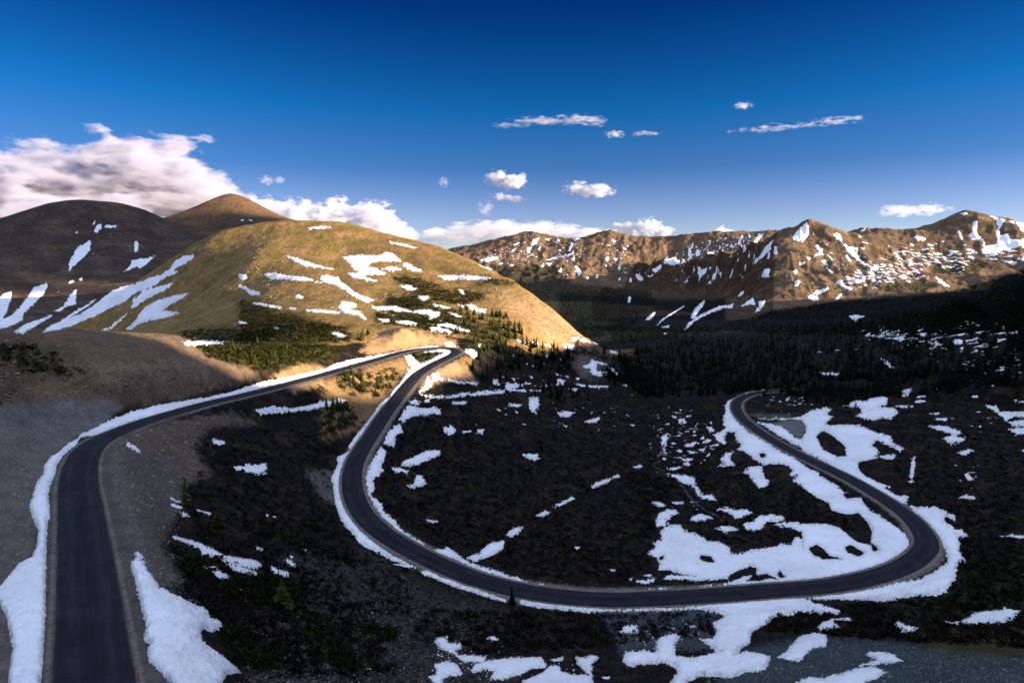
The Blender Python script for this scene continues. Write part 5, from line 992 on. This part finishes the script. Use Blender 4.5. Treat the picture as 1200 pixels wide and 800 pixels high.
def cloud(label, D, lobes, mfp=4, amp=1.7, thr=.25, nsc=None, zst=1.6, seed=0, depth=.7, alb=(.80, .80, .86), envw=.6):
    """a body of vapour: soft ellipsoid lobes (photo px: x, y, rx, ry) worn ragged by noise"""
    s = D / F
    xs = np.array([l[0] for l in lobes]); ys = np.array([l[1] for l in lobes])
    a_, t_ = ray((xs.min() + xs.max()) / 2, (ys.min() + ys.max()) / 2); a_ = float(a_)
    org = np.array((D * sin(a_), D * cos(a_), D * float(t_)))
    r_ = np.random.default_rng(seed); L = []
    for x, y, rx, ry in lobes:
        b_, u_ = ray(x, y); q = np.array((D * sin(b_), D * cos(b_), D * float(u_))) - org
        lx = q[0] * cos(a_) - q[1] * sin(a_); ly = q[0] * sin(a_) + q[1] * cos(a_)
        L.append((lx, ly + r_.normal(0, .2) * rx * s, q[2], rx * s, max(ry, rx * depth) * s, ry * s))
    co = []; tr = []
    for k, (x, y, z, a, b, c) in enumerate(L): co.append(IV * (a, b, c) + (x, y, z)); tr.append(IT + k * len(IV))
    co = np.concatenate(co); tr = np.concatenate(tr)
    me = mesh_from('cloud', co, np.zeros((0, 4), int), None, None, True, tr)
    tmp = bpy.data.objects.new('tmp', me); C.objects.link(tmp)
    md = tmp.modifiers.new('r', 'REMESH'); md.mode = 'VOXEL'; md.voxel_size = min(l[3] for l in lobes) * s / 4 if len(lobes) > 1 else min(lobes[0][2:]) * s / 4
    dg = bpy.context.evaluated_depsgraph_get(); m2 = bpy.data.meshes.new_from_object(tmp.evaluated_get(dg)); bpy.data.objects.remove(tmp)
    m = bpy.data.materials.new('cloud vapour'); m.use_nodes = True; nt = m.node_tree; nt.nodes.clear()
    o = nt.nodes.new('ShaderNodeOutputMaterial'); p = nt.nodes.new('ShaderNodeVolumePrincipled'); p.inputs['Color'].default_value = (*alb, 1); p.inputs['Anisotropy'].default_value = .2
    nt.links.new(p.outputs[0], o.inputs['Volume'])
    tc = nt.nodes.new('ShaderNodeTexCoord'); env = None
    def mth(op, x, y=None):
        n = nt.nodes.new('ShaderNodeMath'); n.operation = op
        for q_, v_ in enumerate((x, y)):
            if v_ is None: continue
            if isinstance(v_, (int, float)): n.inputs[q_].default_value = v_
            else: nt.links.new(v_, n.inputs[q_])
        return n.outputs[0]
    for x, y, z, a, b, c in L:
        mp = nt.nodes.new('ShaderNodeMapping'); mp.vector_type = 'POINT'; nt.links.new(tc.outputs['Object'], mp.inputs[0])
        mp.inputs['Location'].default_value = (-x / a, -y / b, -z / c); mp.inputs['Scale'].default_value = (1 / a, 1 / b, 1 / c)
        vl = nt.nodes.new('ShaderNodeVectorMath'); vl.operation = 'LENGTH'; nt.links.new(mp.outputs[0], vl.inputs[0])
        e_ = mth('SUBTRACT', 1.0, vl.outputs['Value']); env = e_ if env is None else mth('MAXIMUM', env, e_)
    size = nsc or max(3.0, min(l[3] for l in lobes) * 1.2)
    mp = nt.nodes.new('ShaderNodeMapping'); nt.links.new(tc.outputs['Object'], mp.inputs[0]); k_ = 1 / (size * s)
    mp.inputs['Scale'].default_value = (k_, k_, k_ * zst); mp.inputs['Location'].default_value = (seed * 3.1, seed * 1.7, seed * .9)
    no = nt.nodes.new('ShaderNodeTexNoise'); no.inputs['Scale'].default_value = 1; no.inputs['Detail'].default_value = 7; no.inputs['Roughness'].default_value = .62; nt.links.new(mp.outputs[0], no.inputs['Vector'])
    val = mth('ADD', mth('MULTIPLY', env, envw), mth('MULTIPLY', mth('SUBTRACT', no.outputs[0], .5), amp))
    mr = nt.nodes.new('ShaderNodeMapRange'); mr.interpolation_type = 'SMOOTHSTEP'; nt.links.new(val, mr.inputs[0]); mr.inputs[1].default_value = thr; mr.inputs[2].default_value = thr + .22; mr.inputs[3].default_value = 0; mr.inputs[4].default_value = 1 / (mfp * s)
    edge_ = nt.nodes.new('ShaderNodeMapRange'); nt.links.new(env, edge_.inputs[0]); edge_.inputs[1].default_value = 0; edge_.inputs[2].default_value = .12
    nt.links.new(mth('MULTIPLY', mr.outputs[0], edge_.outputs[0]), p.inputs['Density'])
    m2.materials.clear(); m2.materials.append(m)
    ob = link('cloud', m2, None, label, 'cloud', 'clouds over the mountains'); ob.location = org; ob.rotation_euler = (0, 0, -a_)
    return ob
def shade_cloud(label, ctr, vox, mfp):
    co = []; tr = []
    for k, (x, y, z, rad) in enumerate(ctr): co.append(IV * rad + (x, y, z)); tr.append(IT + k * len(IV))
    m2 = mesh_from('cloud', np.concatenate(co), np.zeros((0, 4), int), None, vapour('dense vapour', 1 / mfp), True, np.concatenate(tr))
    tmp = bpy.data.objects.new('tmp', m2); C.objects.link(tmp); md = tmp.modifiers.new('r', 'REMESH'); md.mode = 'VOXEL'; md.voxel_size = vox
    dg = bpy.context.evaluated_depsgraph_get(); m3 = bpy.data.meshes.new_from_object(tmp.evaluated_get(dg)); bpy.data.objects.remove(tmp)
    m3.materials.clear(); m3.materials.append(m2.materials[0])
    return link('cloud', m3, None, label, 'cloud', 'clouds over the mountains')
if CLOUDS:
    cloud('huge grey and white cloud bank rising behind the dark mountain', 14000, [(-20,235,95,70),(60,225,90,60),(130,222,85,66),(190,222,62,60),(235,235,52,42),(262,240,34,30),(100,265,120,45),(0,270,90,50)], 5, 1.9, .26, 46, 2.6, 1, .7, (.64, .64, .74), .9)
    cloud('bright white cumulus bank behind the top of the grassy hill', 16000, [(310,256,40,30),(350,260,42,30),(395,260,36,32),(440,263,32,30),(468,274,26,20),(410,280,80,22)], 5, 2.1, .25, 13, 1.6, 2, .7, (.82, .82, .88), .9)
    cloud('low hazy cloud band on the horizon above the saddle', 24000, [(520,276,60,13),(580,273,70,15),(640,271,54,15),(700,275,60,9)], 20, 1.7, .16, 18, 3.0, 3)
    cloud('small puffy cloud just above the middle ridge', 22000, [(732,269,20,12),(758,267,24,14),(779,270,14,10)], 5, 1.6, .2, 9, 1.4, 4)
    cloud('compact white puff high above the saddle', 12000, [(583,210,18,13),(600,213,24,12)], 5, 2.2, .22, 9, 1.3, 5)
    cloud('flat grey cloud scrap directly under the compact white puff', 12500, [(590,231,16,6),(608,233,15,6)], 10, 1.8, .2, 7, 1.6, 6)
    cloud('flat bottomed pale cloud right of the compact puff', 12500, [(676,221,20,11),(699,223,28,10)], 9, 2.2, .2, 9, 1.6, 7)
    cloud('long thin cloud streak high over the middle ridge', 11000, [(598,149,26,4),(635,145,46,5.5),(675,143,38,7),(700,143,18,7)], 20, 2.2, .22, 9, 3.2, 8, .35)
    cloud('short wisp at the end of the long thin streak', 11000, [(721,158,15,5)], 14, 2.0, .2, 6, 2, 9)
    cloud('tiny flat wisp right of the short wisp', 11000, [(757,157.5,20,4)], 18, 2.0, .2, 6, 2, 10, .35)
    cloud('pinkish cloud streak high over the pointed peak', 12000, [(868,153,24,3.6),(905,148,30,5.5),(938,146,20,4),(975,143,36,6)], 24, 2.4, .26, 9, 3, 11, .35)
    cloud('tiny wisp above the left end of the pinkish streak', 12000, [(871,124,13,4.5)], 14, 2, .2, 5, 2, 12)
    cloud('low pinkish cloud beside the rounded summit', 21000, [(1052,246,24,8),(1084,247,26,7.5)], 20, 2.2, .2, 8, 1.8, 13)
    cloud('little cloud peeping over the ridge left of the pointed peak', 23000, [(846,272,18,9)], 6, 1.6, .2, 8, 1.4, 14)
    cloud('faint small cloud pair above the white cumulus bank', 15000, [(313,212,12,6),(327,212,10,5.5)], 16, 2, .2, 6, 1.6, 15)
    cloud('tiny cloud fleck above the huge cloud bank', 14000, [(238,163,15,5.5)], 16, 2, .2, 6, 1.8, 16)
    cloud('dim upright wisp below the compact white puff', 16000, [(570,243,12,10)], 22, 2, .2, 7, 1.2, 17)
    cloud('faint torn wisp left of the compact white puff', 14000, [(520,214,11,7)], 24, 2, .2, 6, 1.2, 18)
    # an unseen cloud added towards the sun to throw shadow on the dark mountain
    ctr = []
    r_ = np.random.default_rng(5)
    for k in range(110):
        p_ = r_.uniform(1080, 2060); q_ = 7000 + r_.normal(0, 180); z_ = r_.uniform(1560, 2000) 
        ctr.append((q_ * sin(SUN_AZ) - p_ * cos(SUN_AZ), q_ * cos(SUN_AZ) + p_ * sin(SUN_AZ), z_, r_.uniform(60, 110)))
    shade_cloud('unseen dense cloud added to shade the dark mountain', ctr, 30, 25)
print('objects', round(time.time() - T0, 1))

# ------------------------------------------------------------------ the air
if HAZE:
    b = [(x, y, z) for z in (-330, 420) for x, y in ((-12500, -6500), (12500, -6500), (12500, 11900), (-12500, 11900))]
    me = mesh_from('haze', np.array(b), [(0, 3, 2, 1), (4, 5, 6, 7), (0, 1, 5, 4), (1, 2, 6, 5), (2, 3, 7, 6), (3, 0, 4, 7)], None, None, False)
    m = bpy.data.materials.new('air'); m.use_nodes = True; nt = m.node_tree; nt.nodes.clear()
    o = nt.nodes.new('ShaderNodeOutputMaterial'); p = nt.nodes.new('ShaderNodeVolumePrincipled'); p.inputs['Color'].default_value = (.75, .86, 1, 1); p.inputs['Density'].default_value = HAZE; p.inputs['Anisotropy'].default_value = .1
    nt.links.new(p.outputs[0], o.inputs['Volume']); me.materials.append(m)
    link('haze', me, None, 'thin blue mountain air over the whole valley', 'haze', None, 'stuff')
# ------------------------------------------------------------------ camera, sky, sun
SKYR = [(0.0, (.30, .24, .25)), (.04, (.27, .225, .24)), (.093, (.20, .18, .225)), (.146, (.082, .135, .199)), (.23, (.0138, .128, .211)), (.365, (.001, .047, .131)), (.43, (.001, .045, .13)), (.60, (2.6, 1.5, 1.0)), (1.0, (5.2, 3.1, 2.0))]  # tint by height; overhead, out of view, boosted as added fill light
sc = bpy.context.scene
cam = bpy.data.cameras.new('camera'); co_ = bpy.data.objects.new('camera', cam); C.objects.link(co_); sc.camera = co_
cam.sensor_width = 36; cam.lens = 36 * F / 1200; cam.clip_start = .5; cam.clip_end = 90000; co_.rotation_euler = (pi / 2 - PITCH, 0, 0)
w = bpy.data.worlds.new('World'); sc.world = w; w.use_nodes = True; nt = w.node_tree
bg = nt.nodes['Background']; sky = nt.nodes.new('ShaderNodeTexSky'); sky.sky_type = 'NISHITA'; sky.sun_disc = False
sky.sun_elevation = SUN_EL; sky.sun_rotation = SUN_AZ; sky.altitude = 3600; sky.air_density = 1.0; sky.dust_density = .6; sky.ozone_density = 2.5
tcw = nt.nodes.new('ShaderNodeTexCoord'); sx = nt.nodes.new('ShaderNodeSeparateXYZ'); nt.links.new(tcw.outputs['Generated'], sx.inputs[0])
rw = nt.nodes.new('ShaderNodeValToRGB'); nt.links.new(sx.outputs['Z'], rw.inputs[0]); el = rw.color_ramp.elements
for p_, c_ in SKYR[2:]: el.new(p_)
for e_, (p_, c_) in zip(el, SKYR): e_.position = p_; e_.color = (*c_, 1)
mw = nt.nodes.new('ShaderNodeMix'); mw.data_type = 'RGBA'; mw.blend_type = 'MULTIPLY'; mw.inputs['Factor'].default_value = 1
nt.links.new(sky.outputs[0], mw.inputs['A']); nt.links.new(rw.outputs[0], mw.inputs['B']); nt.links.new(mw.outputs['Result'], bg.inputs['Color']); bg.inputs['Strength'].default_value = .15
s = bpy.data.lights.new('sun', 'SUN'); s.energy = 5.0; s.angle = radians(.5); s.color = (1, .80, .56)
so = bpy.data.objects.new('sun', s); C.objects.link(so); so.rotation_euler = (pi / 2 - SUN_EL, 0, pi - SUN_AZ)
sc.view_settings.view_transform = 'Standard'; sc.view_settings.look = 'None'; sc.view_settings.exposure = EXPO; sc.view_settings.gamma = 1
sc.cycles.volume_bounces = 8; sc.cycles.max_bounces = 12; sc.cycles.use_denoising = True
print('done', round(time.time() - T0, 1))
